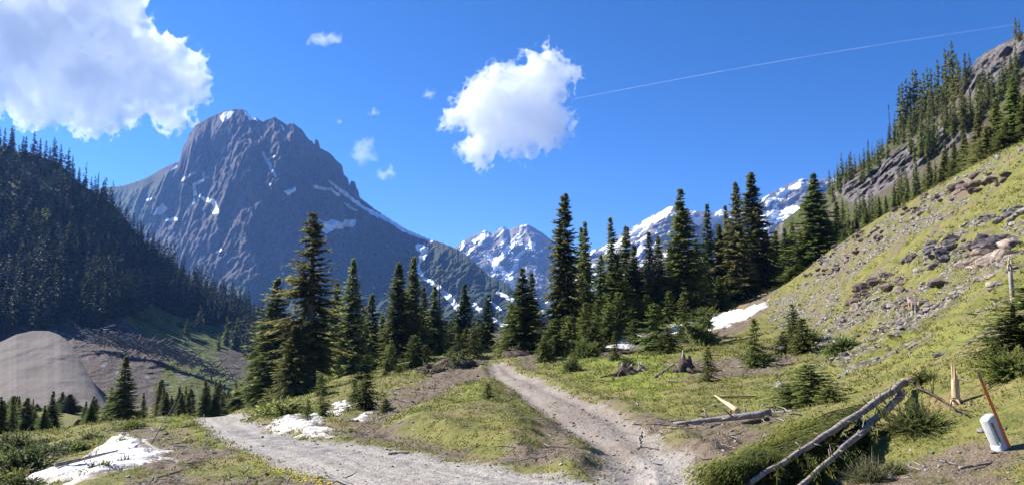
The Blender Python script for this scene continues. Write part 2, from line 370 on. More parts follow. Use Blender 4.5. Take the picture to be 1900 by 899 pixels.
def build_ground():
    az_f = np.radians(np.arange(-41, 41.01, .095)); az_c = np.radians(np.linspace(41, 319, 80)[1:-1])
    az = np.concatenate([az_f, az_c])
    r = np.concatenate([np.geomspace(1.0, 6.5, 20)[:-1], np.geomspace(6.5, 30, 250)[:-1], np.geomspace(30, 130, 215)[:-1], np.geomspace(130, 6000, 70)])
    A, R = np.meshgrid(az, r); x = np.sin(A) * R; y = np.cos(A) * R
    z = H(x.ravel(), y.ravel()); x = x.ravel(); y = y.ravel()
    road, trail, dirt, scree = masks(x, y)
    road_px = P(345, 772, 44)
    sb = sdpoly(x, y, GBANK); dirt = np.maximum(dirt, .9 * np.exp(-((sb + .15) / .45) ** 2) * smooth(-.6, .4, fbm(x * .5, y * .5, None, 3, 77) + .25))   # cut edge of the bank
    lush = smooth(-.2, 1.0, sdpoly(x, y, flat([(300, 785), (335, 768), (350, 772), (400, 812), (470, 846), (560, 878), (630, 901), (560, 905), (440, 860), (370, 820)])))
    lush = np.maximum(lush, .75 * smooth(-1, 2, sdpoly(x, y, flat([(740, 770), (850, 722), (905, 712), (960, 750), (900, 775), (800, 790)]))))
    lush = np.maximum(lush, .7 * smooth(-1.5, 2, sdpoly(x, y, flat([(1000, 690), (1100, 650), (1280, 640), (1330, 700), (1250, 770), (1130, 735)]))))
    lush = np.maximum(lush, .42 * smooth(-1.5, 2, sdpoly(x, y, flat([(1500, 690), (1700, 590), (1890, 520), (1890, 600), (1750, 690), (1600, 720)]))))
    lush = np.maximum(lush, .55 * smooth(-1.5, 2, sdpoly(x, y, flat([(1720, 430), (1890, 370), (1890, 420), (1750, 470)]))))
    lush *= smooth(-.55, .25, fbm(x * .5, y * .5, None, 3, 91) + .2)
    lush = np.maximum(lush, smooth(-.1, .5, sdpoly(x, y, flat([(300, 785), (335, 768), (350, 772), (400, 812), (470, 846), (560, 878), (630, 901), (560, 905), (440, 860), (370, 820)]))))
    dirt = np.maximum(dirt, .55 * smooth(110, 150, np.hypot(x, y)))
    dry = smooth(-2, 3, sdpoly(x, y, flat([(1330, 575), (1400, 545), (1440, 542), (1420, 560), (1350, 590)]))) + .55 * smooth(-.1, .4, fbm(x * .3, y * .3, None, 3, 44)) * smooth(60, 30, np.hypot(x, y))
    along = sdpoly(x, y, ROAD) + .25 * fbm(x * .2, y * .2, None, 2, 3)
    wet = smooth(-.5, 1.2, sdpoly(x, y, flat([(380, 785), (520, 800), (700, 835), (640, 850), (480, 835), (400, 800)])))
    me = make_mesh('ground', np.stack([x, y, z], -1), [grid_faces(len(r), len(az), True)[:, ::-1]], GROUND_MAT, {'along': along, 'wet': wet},
                   {'ma': np.stack([road, trail, dirt, scree], -1), 'mb': np.stack([lush, np.clip(dry, 0, 1), 0 * x, 0 * x], -1)})
    tag(link('ground', me), kind='structure')
build_ground()

# ------------------------------------------------------------------ ridges and mountains
def ridge_mesh(ridge, base, nc, nr, pw, disp, jag=1.5, jagf=.08, back=22, seed=0, xr=None):
    """slope between a foot line and a skyline, each given as (px, py, Y); returns vertices, faces, px, t"""
    ridge = np.array(ridge, float); base = np.array(base, float)
    px = np.linspace(*(xr or (ridge[0, 0], ridge[-1, 0])), nc)
    ry = np.interp(px, ridge[:, 0], ridge[:, 1]) + jag * fbm(px * jagf, px * 0 + seed, None, 4, seed, .6); rY = np.interp(px, ridge[:, 0], ridge[:, 2])
    by = np.interp(px, base[:, 0], base[:, 1]); bY = np.interp(px, base[:, 0], base[:, 2])
    t = np.linspace(0, 1, nr)[:, None]
    py = by + (ry - by) * t; Y = bY + (rY - bY) * t ** pw
    p = P(np.broadcast_to(px, py.shape), py, Y)
    k = disp(p[..., 0], p[..., 1], p[..., 2], np.broadcast_to(px, py.shape), t, py)   # metres towards the camera
    hr = np.hypot(p[..., 0], p[..., 1]); s = 1 - k / hr
    p[..., 0] *= s; p[..., 1] *= s
    b = np.linspace(0, 1, back + 1)[1:, None]
    top = p[-1]; bot = p[0]; q = np.empty((back,) + top.shape)
    q[..., :2] = top[None, :, :2] * (1 + .6 * b[..., None]); q[..., 2] = top[None, :, 2] + (bot[None, :, 2] - top[None, :, 2]) * b ** .8
    V = np.concatenate([p, q]); n = nr + back
    tt = np.concatenate([np.broadcast_to(t, (nr, nc)), 1 + np.broadcast_to(b, (back, nc))])
    return V.reshape(-1, 3), grid_faces(n, nc), np.broadcast_to(px, (n, nc)).ravel(), tt.ravel()

def snow_attr(V, shapes, warp, seed, freq):
    qx, qy = proj(V); wx = qx + warp * fbm(qx * freq, qy * freq, None, 4, seed); wy = qy + warp * fbm(qx * freq + 40, qy * freq, None, 4, seed + 3)
    s = np.full(len(V), -99.)
    for sh in shapes:
        if isinstance(sh, tuple): w, pts = sh; d = w / 2 - sdline(wx, wy, pts)
        else: d = sdpoly(wx, wy, sh)
        s = np.maximum(s, d)
    return smooth(-1.0, 1.0, s)

def mat_mountain(name, rock_a, rock_b, veg, sc, bump_d):
    N = NT(name); co = N.coord()
    st = N.mapping(co, (1, 1, .35))
    n1 = N.noise(st, sc, 6, .62); n2 = N.noise(co, sc * 5, 5, .65); n3 = N.noise(N.mapping(co, (1, 1, .25)), sc * 14, 4, .6)
    c = N.mix(N.ss(n1, .35, .65), rock_a, rock_b)
    c = N.mix(N.math('MULTIPLY', N.ss(n2, .52, .7), .5), c, tuple(v * 1.5 for v in rock_b))
    c = N.mix(N.math('MULTIPLY', N.ss(n3, .5, .35), .55), c, tuple(v * .55 for v in rock_a))
    gm = N.ss(N.math('ADD', N.attr('veg'), N.math('MULTIPLY', N.math('SUBTRACT', n2, .5), 1.3)), .35, .65)
    c = N.mix(gm, c, N.mix(n3, veg, tuple(v * 2.0 for v in veg)))
    sm = N.ss(N.math('ADD', N.attr('snow'), N.math('MULTIPLY', N.math('SUBTRACT', n3, .5), .8)), .4, .6)
    c = N.mix(sm, c, (.82, .84, .87))
    h = N.math('ADD', n1, N.math('ADD', N.math('MULTIPLY', n2, .4), N.math('MULTIPLY', n3, .25)))
    return N.done(N.principled(c, .9, N.bump(h, .8, bump_d), .1))

# --- the rock peak in the middle distance
PEAK = [(-150, 440), (0, 385), (120, 365), (188, 349), (230, 344), (269, 332), (303, 312), (333, 300), (337, 280), (352, 248), (362, 234), (391, 217), (411, 208), (425, 205), (443, 202), (455, 205), (467, 219), (474, 219), (487, 227), (509, 217), (523, 226), (531, 231), (545, 229), (560, 241), (572, 258), (580, 264), (583, 270), (584.5, 259), (591, 261), (594, 275), (611, 283), (626, 300), (635, 308), (638, 324), (646, 332), (648, 344), (652, 335), (658, 337), (665, 356), (668, 367), (695, 388), (724, 407), (753, 425), (792, 442), (822, 451), (846, 461), (866, 473), (890, 495), (910, 513), (939, 527), (975, 556), (1020, 590), (1100, 640)]
def _pY(px): return np.interp(px, [120, 300, 450, 600, 800, 940, 1100], [2700, 2300, 2150, 2100, 1900, 1650, 1450])
def peak_disp(x, y, z, px, t, py):
    v = ridged(x / 330, y / 330, z / 800, 6, 21, .55); v2 = ridged(x / 75, y / 75, z / 420, 5, 5, .55)
    cliff = smooth(390, 330, py + 25 * fbm(px / 60, py / 60, None, 3, 2)) * smooth(300, 360, px) * smooth(700, 620, px)
    f = 1 - smooth(.86, 1.0, t) * .9
    ledge = np.sin(z / 28. + 3 * fbm(x / 200, y / 200, None, 3, 9)) * 5
    return f * ((v - .5) * (200 - 90 * smooth(380, 470, py)) + (v2 - .5) * (46 + 50 * cliff) + (ridged(x / 24, y / 24, z / 60, 3, 15) - .5) * 16 + ledge * (.4 + 2.2 * cliff) + cliff * (ridged(x / 45, y / 45, z / 500, 3, 35) - .5) * 34) * smooth(0, .05, t)
V, Fc, qx, tt = ridge_mesh([(a, b, float(_pY(a))) for a, b in PEAK], [(-150, 690, 1900), (120, 690, 1780), (450, 690, 1640), (800, 690, 1420), (1100, 690, 1200)], 1080, 460, .82, peak_disp, 2.6, .30, seed=4)
SN = [[(407, 216), (420, 207), (437, 206), (427, 217), (413, 228)], [(452, 204), (463, 212), (479, 224), (462, 223)], (5, [(487, 283), (497, 300), (511, 327)]), (3, [(497, 297), (511, 289)]), [(524, 357), (548, 346), (549, 352), (538, 361)],
      (6, [(583, 347), (612, 351), (630, 362)]), (5, [(612, 337), (640, 360), (668, 381), (700, 399)]), (7, [(690, 392), (724, 410), (753, 428), (800, 446)]), (3, [(640, 357), (700, 404)]),
      [(592, 404), (605, 413), (615, 407), (635, 413), (640, 406), (662, 408), (658, 420), (625, 424), (605, 433), (597, 430)], (12, [(777, 458), (790, 462), (783, 478)]), (7, [(783, 478), (774, 495), (785, 513), (812, 531)]), (10, [(812, 531), (842, 560), (852, 578), (872, 610)]),
      (8, [(878, 564), (900, 582), (922, 597), (945, 606)]), (5, [(905, 553), (932, 578)]), (6, [(924, 543), (952, 556)]), [(282, 398), (300, 376), (314, 386), (300, 398)], (6, [(362, 341), (386, 329)]), (6, [(360, 344), (362, 361)]), (7, [(372, 363), (382, 371), (396, 373), (404, 394)]),
      [(388, 392), (402, 383), (410, 392), (398, 398)], (5, [(338, 334), (362, 319)]), (6, [(308, 407), (328, 406)]), (4, [(318, 315), (327, 309)]), (4, [(357, 376), (361, 370)]), (5, [(272, 371), (279, 368)]), (3, [(402, 468), (410, 462)]), (4, [(640, 378), (660, 390)]), (3, [(500, 338), (502, 350)]), (3, [(521, 233), (527, 242)])]
q = proj(V); sn = snow_attr(V, SN, 3.0, 8, .10) * (tt <= 1.02)
sp = smooth(.45, .62, fbm(q[0] * .09, q[1] * .12, None, 3, 71)) * smooth(380, 440, q[1]) * smooth(560, 520, q[1]) * .8
veg = np.clip(smooth(390, 330, q[0] + .8 * (q[1] - 330)) * smooth(300, 350, q[1]) * .9 + smooth(430, 560, q[1]) * .7 + smooth(560, 800, q[0]) * .4, 0, 1)
PEAK_MAT = mat_mountain('peak_rock', (.042, .037, .040), (.086, .074, .076), (.026, .034, .016), .006, 6)
tag(link('rock_peak', make_mesh('rock_peak', V, [Fc], PEAK_MAT, {'snow': np.maximum(sn, sp * .5), 'veg': veg})), kind='structure')

# --- two snow-streaked ranges far away
def far_disp(A, L, seed):
    def f(x, y, z, px, t, py):
        return (1 - smooth(.9, 1, t) * .85) * ((ridged(x / L, y / L, z / (L * 2), 6, seed, .55) - .5) * A + (ridged(x / L * 4, y / L * 4, z / L * 2, 4, seed + 2) - .5) * A * .25)
    return f
FAR_MAT = mat_mountain('far_rock', (.13, .115, .11), (.22, .20, .19), (.07, .075, .045), .004, 14)
def far_range(ridge, Y, base, seed, shapes, frac, nc=420, nr=200):
    V, Fc, qx, tt = ridge_mesh([(a, b, Y) for a, b in ridge], [(ridge[0][0], base, Y * .62), (ridge[-1][0], base, Y * .62)], nc, nr, .8, far_disp(260, 520, seed), 1.2, .2, seed=seed)
    qx, qy = proj(V)
    s = fbm(qx * .055 + qy * .05, qy * .02 - qx * .018, None, 5, seed + 9, .6)   # couloirs running down to the left
    s2 = fbm(qx * .09 + qy * .06, qy * .05 - qx * .03, None, 4, seed + 5, .6)
    m = np.maximum(smooth(frac, frac + .12, s + .55 * s2), snow_attr(V, shapes, 7, seed, .06) if shapes else 0)
    return make_mesh('snowy_range', V, [Fc], FAR_MAT, {'snow': m * (tt < 1.05), 'veg': smooth(490, 560, qy) * .7})
tag(link('snowy_range', far_range([(780, 500), (845, 458), (861, 446), (880, 436), (900, 427), (912, 433), (922, 428), (934, 419), (944, 427), (955, 421), (967, 418), (978, 416), (989, 421), (1007, 432), (1018, 441), (1040, 458), (1060, 472), (1110, 505), (1180, 560)], 4300, 640, 33, [(10, [(960, 440), (935, 470), (915, 490)]), (9, [(900, 436), (880, 445)]), (8, [(985, 450), (960, 480), (940, 520)]), (12, [(905, 475), (930, 500), (950, 520)])], .20)), kind='structure')
tag(link('snowy_range', far_range([(1040, 520), (1100, 463), (1122, 455), (1140, 443), (1167, 426), (1190, 412), (1211, 399), (1230, 390), (1243, 383), (1251, 383), (1270, 390), (1287, 392), (1327, 395), (1338, 389), (1360, 394), (1381, 388), (1412, 370), (1434, 357), (1461, 343), (1487, 332), (1520, 333), (1550, 330), (1620, 335), (1720, 360), (1900, 480)], 3300, 600, 58, [(12, [(1243, 388), (1200, 415), (1150, 450), (1110, 470)]), (24, [(1420, 405), (1450, 400), (1480, 395)]), (16, [(1290, 410), (1340, 405), (1380, 420)]), (9, [(1500, 340), (1460, 352), (1425, 378)]), (14, [(1200, 450), (1180, 480)]), (8, [(1330, 396), (1345, 392)])], .14)), kind='structure')

# --- the shaded, forested hillside on the left
LEFT_R = [(-420, 190, 400), (-200, 225, 410), (0, 276, 425), (60, 284, 430), (110, 304, 435), (150, 342, 440), (185, 362, 445), (220, 389, 455), (250, 432, 460), (300, 474, 470), (350, 509, 480), (400, 541, 485), (440, 564, 480), (480, 589, 470), (520, 608, 460), (600, 644, 440)]
LEFT_B = [(-420, 740, 235), (200, 740, 232), (430, 725, 240), (600, 710, 270)]
def left_disp(x, y, z, px, t, py):
    return (1 - smooth(.8, 1, t)) * smooth(0, .1, t) * ((ridged(x / 90, y / 90, z / 160, 4, 61) - .5) * 28 + fbm(x / 16, y / 16, z / 16, 3, 64) * 3.5)
MEADOW = [[(230, 590), (280, 575), (330, 590), (400, 607), (445, 612), (440, 640), (390, 650), (420, 690), (440, 715), (390, 700), (330, 660), (290, 630)]]
def mat_hill(name, soil_a, soil_b, green_a, green_b, sc, bd, rock_a=(.10, .09, .085), rock_b=(.24, .22, .215)):
    N = NT(name); co = N.coord()
    n1 = N.noise(co, sc, 5, .6); n2 = N.noise(co, sc * 6, 5, .65); n3 = N.noise(co, sc * 25, 3, .6)
    s = N.mix(N.ss(n2, .35, .65), soil_a, soil_b); s = N.mix(N.ss(n3, .6, .7), s, tuple(v * 1.7 for v in soil_b))
    g = N.mix(N.ss(n2, .35, .65), green_a, green_b); g = N.mix(N.math('MULTIPLY', N.ss(n3, .5, .35), .6), g, tuple(v * .5 for v in green_a))
    br = N.math('MULTIPLY', N.math('SUBTRACT', n2, .5), 1.4)
    c = N.mix(N.ss(N.math('ADD', N.attr('veg'), br), .35, .65), s, g)
    rk = N.noise(N.mapping(co, (1, 1, 2.2), (.5, .35, 0)), sc * 4, 6, .65)
    r = N.mix(N.ss(rk, .35, .65), rock_a, rock_b); r = N.mix(N.math('MULTIPLY', N.ss(n3, .45, .3), .6), r, tuple(v * .5 for v in rock_a))
    rm = N.ss(N.math('ADD', N.attr('rock'), br), .35, .65); c = N.mix(rm, c, r)
    h = N.math('ADD', N.math('MULTIPLY', n2, 1.), N.math('ADD', N.math('MULTIPLY', n3, .35), N.math('MULTIPLY', rk, 1.2)))
    return N.done(N.principled(c, .92, N.bump(h, .9, bd), .12))
V, Fc, qx, tt = ridge_mesh(LEFT_R, LEFT_B, 420, 260, 1.25, left_disp, 2.0, .05, seed=14)
qx, qy = proj(V)
veg = np.maximum(smooth(.05, .5, fbm(qx * .02, qy * .02, None, 3, 3)) * .6, smooth(-14, 8, sdpoly(qx, qy, MEADOW[0])))
veg = np.maximum(veg, .75 * smooth(620, 560, qy))
LEFT_V, LEFT_PY = V, qy
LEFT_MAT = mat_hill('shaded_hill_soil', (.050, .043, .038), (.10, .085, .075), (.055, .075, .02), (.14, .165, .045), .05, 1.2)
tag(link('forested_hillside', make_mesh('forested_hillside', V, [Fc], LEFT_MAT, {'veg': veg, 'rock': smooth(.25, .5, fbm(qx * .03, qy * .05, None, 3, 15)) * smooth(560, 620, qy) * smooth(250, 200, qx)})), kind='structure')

# --- mine-waste mound in the valley
def cone_mound(name, rim, foot, mat, nc, nr, seed, amp):
    V, Fc, qx, tt = ridge_mesh(rim, foot, nc, nr, 1.0, lambda x, y, z, px, t, py: smooth(0, .1, t) * (1 - smooth(.9, 1, t)) * ((ridged(px / 46., 0 * py + 3.3, None, 3, seed) - .5) * .7 + fbm(x / 7, y / 7, z / 7, 3, seed) * amp), .8, .05, back=14, seed=seed)
    return make_mesh(name, V, [Fc], mat, {'veg': .95 * smooth(240, 350, qx) + .5 * fbm(qx / 30, tt * 4, None, 3, 5), 'rock': .6 * smooth(.1, .5, fbm(qx / 18, tt * 7, None, 3, 6)), 'band': .14 * fbm((qx - 85) / 30. / (1.5 - .75 * tt), tt * 3.2, None, 5, seed + 1)})
def mat_tailings():
    N = NT('tailings'); co = N.coord()
    n = N.noise(co, .15, 5, .6); n2 = N.noise(co, 1.6, 5, .7)
    c = N.mix(N.ss(N.math('ADD', N.attr('band'), N.math('MULTIPLY', n, .5)), -.1, .6), (.160, .138, .118), (.230, .198, .170))
    c = N.mix(N.math('MULTIPLY', N.ss(n2, .55, .75), .6), c, (.34, .32, .29))
    return N.done(N.principled(c, .95, N.bump(N.math('ADD', n, N.math('MULTIPLY', n2, .5)), .5, .5), .1))
TAIL_MAT = mat_tailings()
tag(link('tailings_hill', cone_mound('tailings_hill', [(-160, 700, 170), (-60, 660, 175), (0, 634, 178), (30, 620, 180), (60, 613, 182), (90, 613, 182), (112, 621, 180), (125, 632, 178), (145, 660, 172), (165, 695, 165), (185, 730, 158), (205, 765, 150)], [(-160, 775, 128), (205, 780, 138)], TAIL_MAT, 220, 130, 83, 1.0)), kind='structure')
RUB_MAT = mat_hill('avalanche_soil', (.075, .06, .055), (.13, .105, .095), (.09, .11, .03), (.16, .17, .06), .1, .8)
tag(link('avalanche_bank', cone_mound('avalanche_bank', [(105, 640, 215), (135, 628, 212), (160, 634, 208), (200, 640, 205), (240, 645, 205), (280, 652, 203), (330, 672, 200), (380, 690, 198), (430, 712, 195), (480, 745, 190)], [(105, 790, 150), (480, 790, 150)], RUB_MAT, 260, 120, 29, 2.2)), kind='structure')

# --- the upper slope on the right, with its grey rock bands
RIGHT_R = [(1370, 585, 215), (1405, 500, 240), (1440, 420, 260), (1500, 374, 262), (1531, 358, 260), (1567, 322, 255), (1622, 291, 250), (1645, 264, 246), (1689, 225, 240), (1745, 186, 232), (1789, 147, 226), (1812, 112, 224), (1828, 98, 222), (1878, 73, 215), (1900, 60, 212), (1990, 10, 200), (2150, -70, 180), (2400, -190, 150)]
RIGHT_B = [(1370, 605, 150), (1440, 564, 130), (1560, 500, 122), (1700, 420, 105), (1900, 330, 88), (2400, 150, 60)]
ROCKB = [[(1560, 352), (1575, 335), (1610, 325), (1660, 285), (1700, 262), (1750, 232), (1800, 235), (1795, 255), (1740, 285), (1690, 320), (1640, 350), (1600, 375), (1570, 372)], [(1780, 165), (1812, 110), (1900, 55), (1990, 5), (1990, 60), (1900, 105), (1880, 130), (1850, 150), (1810, 180), (1785, 172)]]
def right_disp(x, y, z, px, t, py):
    m = np.maximum(smooth(-10, 8, sdpoly(px, py, ROCKB[0])), smooth(-10, 8, sdpoly(px, py, ROCKB[1])))
    return (1 - .8 * smooth(.9, 1, t)) * smooth(0, .1, t) * ((ridged(x / 40, y / 40, z / 40, 4, 41) - .5) * 9 + m * (5 + (ridged(x / 9, y / 9, z / 16 + x / 20, 4, 43) - .5) * 7) + fbm(x / 5, y / 5, z / 5, 3, 47) * .8)
V, Fc, qx, tt = ridge_mesh(RIGHT_R, RIGHT_B, 460, 240, 1.0, right_disp, 2.0, .12, seed=24)
q0, q1 = proj(V)
rk = np.maximum(smooth(-9, 5, sdpoly(q0, q1, ROCKB[0])), smooth(-9, 5, sdpoly(q0, q1, ROCKB[1])))
rk = np.maximum(rk, smooth(.3, .55, fbm(q0 * .03, q1 * .03, None, 4, 93)) * .8)
RIGHT_V, RIGHT_PX, RIGHT_PY, RIGHT_T = V, q0, q1, tt
RIGHT_MAT = mat_hill('upper_slope_soil', (.07, .06, .042), (.13, .11, .075), (.045, .056, .018), (.10, .11, .033), .09, .9, (.085, .078, .08), (.20, .18, .175))
tag(link('upper_slope', make_mesh('upper_slope', V, [Fc], RIGHT_MAT, {'veg': .25 + .9 * fbm(q0 * .025, q1 * .025, None, 3, 6) + .35 * smooth(300, 400, q1), 'rock': rk})), kind='structure')

def surf(Vx, Fq):
    from mathutils.bvhtree import BVHTree
    return BVHTree.FromPolygons(Vx.tolist(), Fq.tolist())
LEFT_BVH = surf(LEFT_V, grid_faces(len(LEFT_V) // 420, 420)); RIGHT_BVH = surf(RIGHT_V, grid_faces(len(RIGHT_V) // 460, 460))
def hit(bvh, px, py):
    d = Vector(P(px, py, 100.)) - Vector((0, 0, EYE))
    r = bvh.ray_cast(Vector((0, 0, EYE)), d.normalized()); return r[0]

# ------------------------------------------------------------------ sky, sun, haze, camera
SUN_AZ, SUN_EL = math.radians(-63), math.radians(37)       # azimuth from +Y towards +X
def build_light():
    w = bpy.data.worlds.new('World'); scene.world = w; w.use_nodes = True
    t = w.node_tree; bg = t.nodes['Background']
    s = t.nodes.new('ShaderNodeTexSky'); s.sky_type = 'NISHITA'; s.sun_disc = False
    s.sun_elevation = SUN_EL; s.sun_rotation = SUN_AZ; s.altitude = 3400; s.air_density = 1.0; s.dust_density = 0.; s.ozone_density = 6
    hs = t.nodes.new('ShaderNodeHueSaturation'); hs.inputs['Hue'].default_value = .506; hs.inputs['Saturation'].default_value = 1.2; hs.inputs['Value'].default_value = 1.0
    t.links.new(s.outputs[0], hs.inputs['Color']); t.links.new(hs.outputs[0], bg.inputs[0]); bg.inputs[1].default_value = .078
    l = bpy.data.lights.new('sun', 'SUN'); l.energy = 5.0; l.angle = math.radians(.55); l.color = (1, .95, .87)
    o = bpy.data.objects.new('sun', l); COL.objects.link(o)
    d = Vector((math.sin(SUN_AZ) * math.cos(SUN_EL), math.cos(SUN_AZ) * math.cos(SUN_EL), math.sin(SUN_EL)))
    o.rotation_euler = d.to_track_quat('Z', 'Y').to_euler(); o.location = d * 50
    c = bpy.data.cameras.new('camera'); c.sensor_width = 36; c.lens = 36 * F / 1900; c.clip_start = .1; c.clip_end = 60000
    co = bpy.data.objects.new('camera', c); COL.objects.link(co); co.location = (0, 0, EYE); co.rotation_euler = (math.pi / 2 + PITCH, 0, 0); scene.camera = co
    v = scene.view_settings; v.view_transform = 'Standard'; v.look = 'None'; v.gamma = 1; v.use_curve_mapping = False; v.exposure = EXPOSURE
    cy = scene.cycles; cy.max_bounces = 10; cy.diffuse_bounces = 3; cy.glossy_bounces = 2; cy.transmission_bounces = 4; cy.transparent_max_bounces = 16; cy.volume_bounces = VOLB
    cy.use_denoising = True; cy.sample_clamp_indirect = 6; cy.caustics_reflective = False; cy.caustics_refractive = False
EXPOSURE = 1.2; VOLB = 24
build_light()
def build_haze():
    V = np.array([(x, y, z) for x in (-6300, 6300) for y in (-6300, 6300) for z in (-30, 800)], float)
    F4 = [(0, 1, 3, 2), (4, 6, 7, 5), (0, 4, 5, 1), (2, 3, 7, 6), (0, 2, 6, 4), (1, 5, 7, 3)]
    m = bpy.data.materials.new('air'); m.use_nodes = True; t = m.node_tree; t.nodes.clear()
    o = t.nodes.new('ShaderNodeOutputMaterial'); v = t.nodes.new('ShaderNodeVolumePrincipled')
    v.inputs['Color'].default_value = HAZE_COL; v.inputs['Density'].default_value = HAZE_D; v.inputs['Anisotropy'].default_value = .35
    t.links.new(v.outputs[0], o.inputs['Volume'])
    tag(link('haze', make_mesh('haze', V, [np.array(F4)], m, smooth_=False)), kind='stuff')
HAZE_COL = (.20, .42, 1.0, 1); HAZE_D = .8e-4
build_haze()
# ------------------------------------------------------------------ vegetation geometry
def blades(B, D, L, W, r, roll=.6, tint=None):
    """kite-shaped needle sprays: base points B, unit directions D, lengths L, widths W"""
    n = len(B); up = np.stack([r.normal(0, roll, n), r.normal(0, roll, n), np.ones(n)], -1)
    S = np.cross(D, up); S /= np.linalg.norm(S, axis=1)[:, None] + 1e-9
    L = np.broadcast_to(L, (n,))[:, None]; W = np.broadcast_to(W, (n,))[:, None]
    V = np.stack([B, B + D * L * .4 + S * W * .5, B + D * L, B + D * L * .4 - S * W * .5], 1).reshape(-1, 3)
    Q = (np.arange(n)[:, None] * 4 + np.arange(4)[None])
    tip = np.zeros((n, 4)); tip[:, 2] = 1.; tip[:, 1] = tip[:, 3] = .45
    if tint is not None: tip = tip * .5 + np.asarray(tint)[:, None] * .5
    return V, Q, tip.ravel()
def boughs(O, D, L, K, r, bl=.35, bw=.11, droop=.25, hang=.25, up_tip=.15, fan=.85, start=.12):
    """branches with side sprays: origins O, directions D, lengths L (per branch)"""
    n = len(O); s = (np.arange(K)[None] + r.uniform(0, 1, (n, K))) / K; s = start + (1 - start) * s
    Dz = np.array([0, 0, 1.])
    L_ = L[:, None, None]
    curve = -droop * s ** 2 + up_tip * s ** 4
    pos = O[:, None] + D[:, None] * (L_ * s[..., None]) + Dz * (curve * L[:, None])[..., None]
    tan = D[:, None] + Dz * (-2 * droop * s + 4 * up_tip * s ** 3)[..., None]; tan /= np.linalg.norm(tan, axis=2)[..., None]
    side = np.cross(tan, Dz); side /= np.linalg.norm(side, axis=2)[..., None] + 1e-9
    Bs, Ds, Ls, Ts = [], [], [], []
    scale = np.clip(L, .25, 3) ** .5
    for sg in (-1, 1):
        d = tan * r.uniform(.35, .9, s.shape)[..., None] + side * (sg * fan) + Dz * r.uniform(-hang * 1.6, hang * .5, s.shape)[..., None]
        d /= np.linalg.norm(d, axis=2)[..., None]
        Bs.append(pos); Ds.append(d); Ls.append(bl * scale[:, None] * (1.15 - .75 * s) * r.uniform(.6, 1.3, s.shape)); Ts.append(s)
    d = tan + Dz * r.uniform(-.9, .1, s.shape)[..., None] * hang * 2 + side * r.uniform(-.3, .3, s.shape)[..., None]; d /= np.linalg.norm(d, axis=2)[..., None]
    Bs.append(pos); Ds.append(d); Ls.append(bl * scale[:, None] * r.uniform(.5, 1.1, s.shape)); Ts.append(s)
    B = np.concatenate([b.reshape(-1, 3) for b in Bs]); D2 = np.concatenate([b.reshape(-1, 3) for b in Ds]); L2 = np.concatenate([b.ravel() for b in Ls]); T = np.concatenate([b.ravel() for b in Ts])
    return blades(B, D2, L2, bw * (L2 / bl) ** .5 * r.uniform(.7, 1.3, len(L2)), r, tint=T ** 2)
def crown_geo(h, R, seed, nb=230, K=9, bare=.06, taper=.85, bl=.42, bw=.13, droop=.3, ragged=.55, gap=.07, lean=0.):
    """spruce crown h metres tall, R metres wide at the bottom"""
    r = np.random.default_rng(seed)
    t = bare + (1 - bare) * r.uniform(0, 1, nb) ** 1.25 * .985
    lev = np.round(t * h / .55) * .55 / h; t = np.clip(.94 * t + .06 * lev, bare, .99)       # whorls
    az = r.uniform(0, 2 * np.pi, nb)
    prof = (1 - t) ** taper * (.68 + .32 * (1 - smooth(.45, .95, t))) * 1.04 * np.clip((t - bare) / .10 + .55, 0, 1)
    irr = 1 + ragged * noise3(np.cos(az) * 1.1, np.sin(az) * 1.1, t * h * .35, seed)
    L = (R * prof * irr * r.uniform(.5, 1.18, nb) + .10)
    if gap > 0:
        keep = noise3(np.cos(az) * 1.4, np.sin(az) * 1.4, t * h * .45, seed + 5) > (-.55 + gap); t, az, L = t[keep], az[keep], L[keep]
    e = np.radians(-22 + 62 * t ** 1.6) + r.normal(0, .20, len(t))
    D = np.stack([np.cos(az) * np.cos(e), np.sin(az) * np.cos(e), np.sin(e)], -1)
    O = np.stack([0 * t, 0 * t, t * h], -1)
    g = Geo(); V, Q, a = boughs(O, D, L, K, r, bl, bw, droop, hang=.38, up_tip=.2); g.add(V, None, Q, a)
    nt = 14; V, Q, a = blades(np.stack([0 * np.ones(nt), np.zeros(nt), np.linspace(.93, .985, nt) * h], -1), np.stack([r.normal(0, .35, nt), r.normal(0, .35, nt), np.ones(nt)], -1) / 1.1, .025 * h * np.ones(nt), bw * .5, r); g.add(V, None, Q, a)
    return g
def trunk_geo(h, r0, seed, n=9):
    k = 10; t = np.linspace(0, 1, k); r = np.random.default_rng(seed)
    pts = np.stack([r.normal(0, .03, k).cumsum() * .4, r.normal(0, .03, k).cumsum() * .4, t * h * .985 - .35], -1)
    rad = r0 * (1 - t) ** .8 + .012; rad[0] *= 1.35
    return Geo().add(*tube(pts, rad, n, wob=.15, seed=seed))

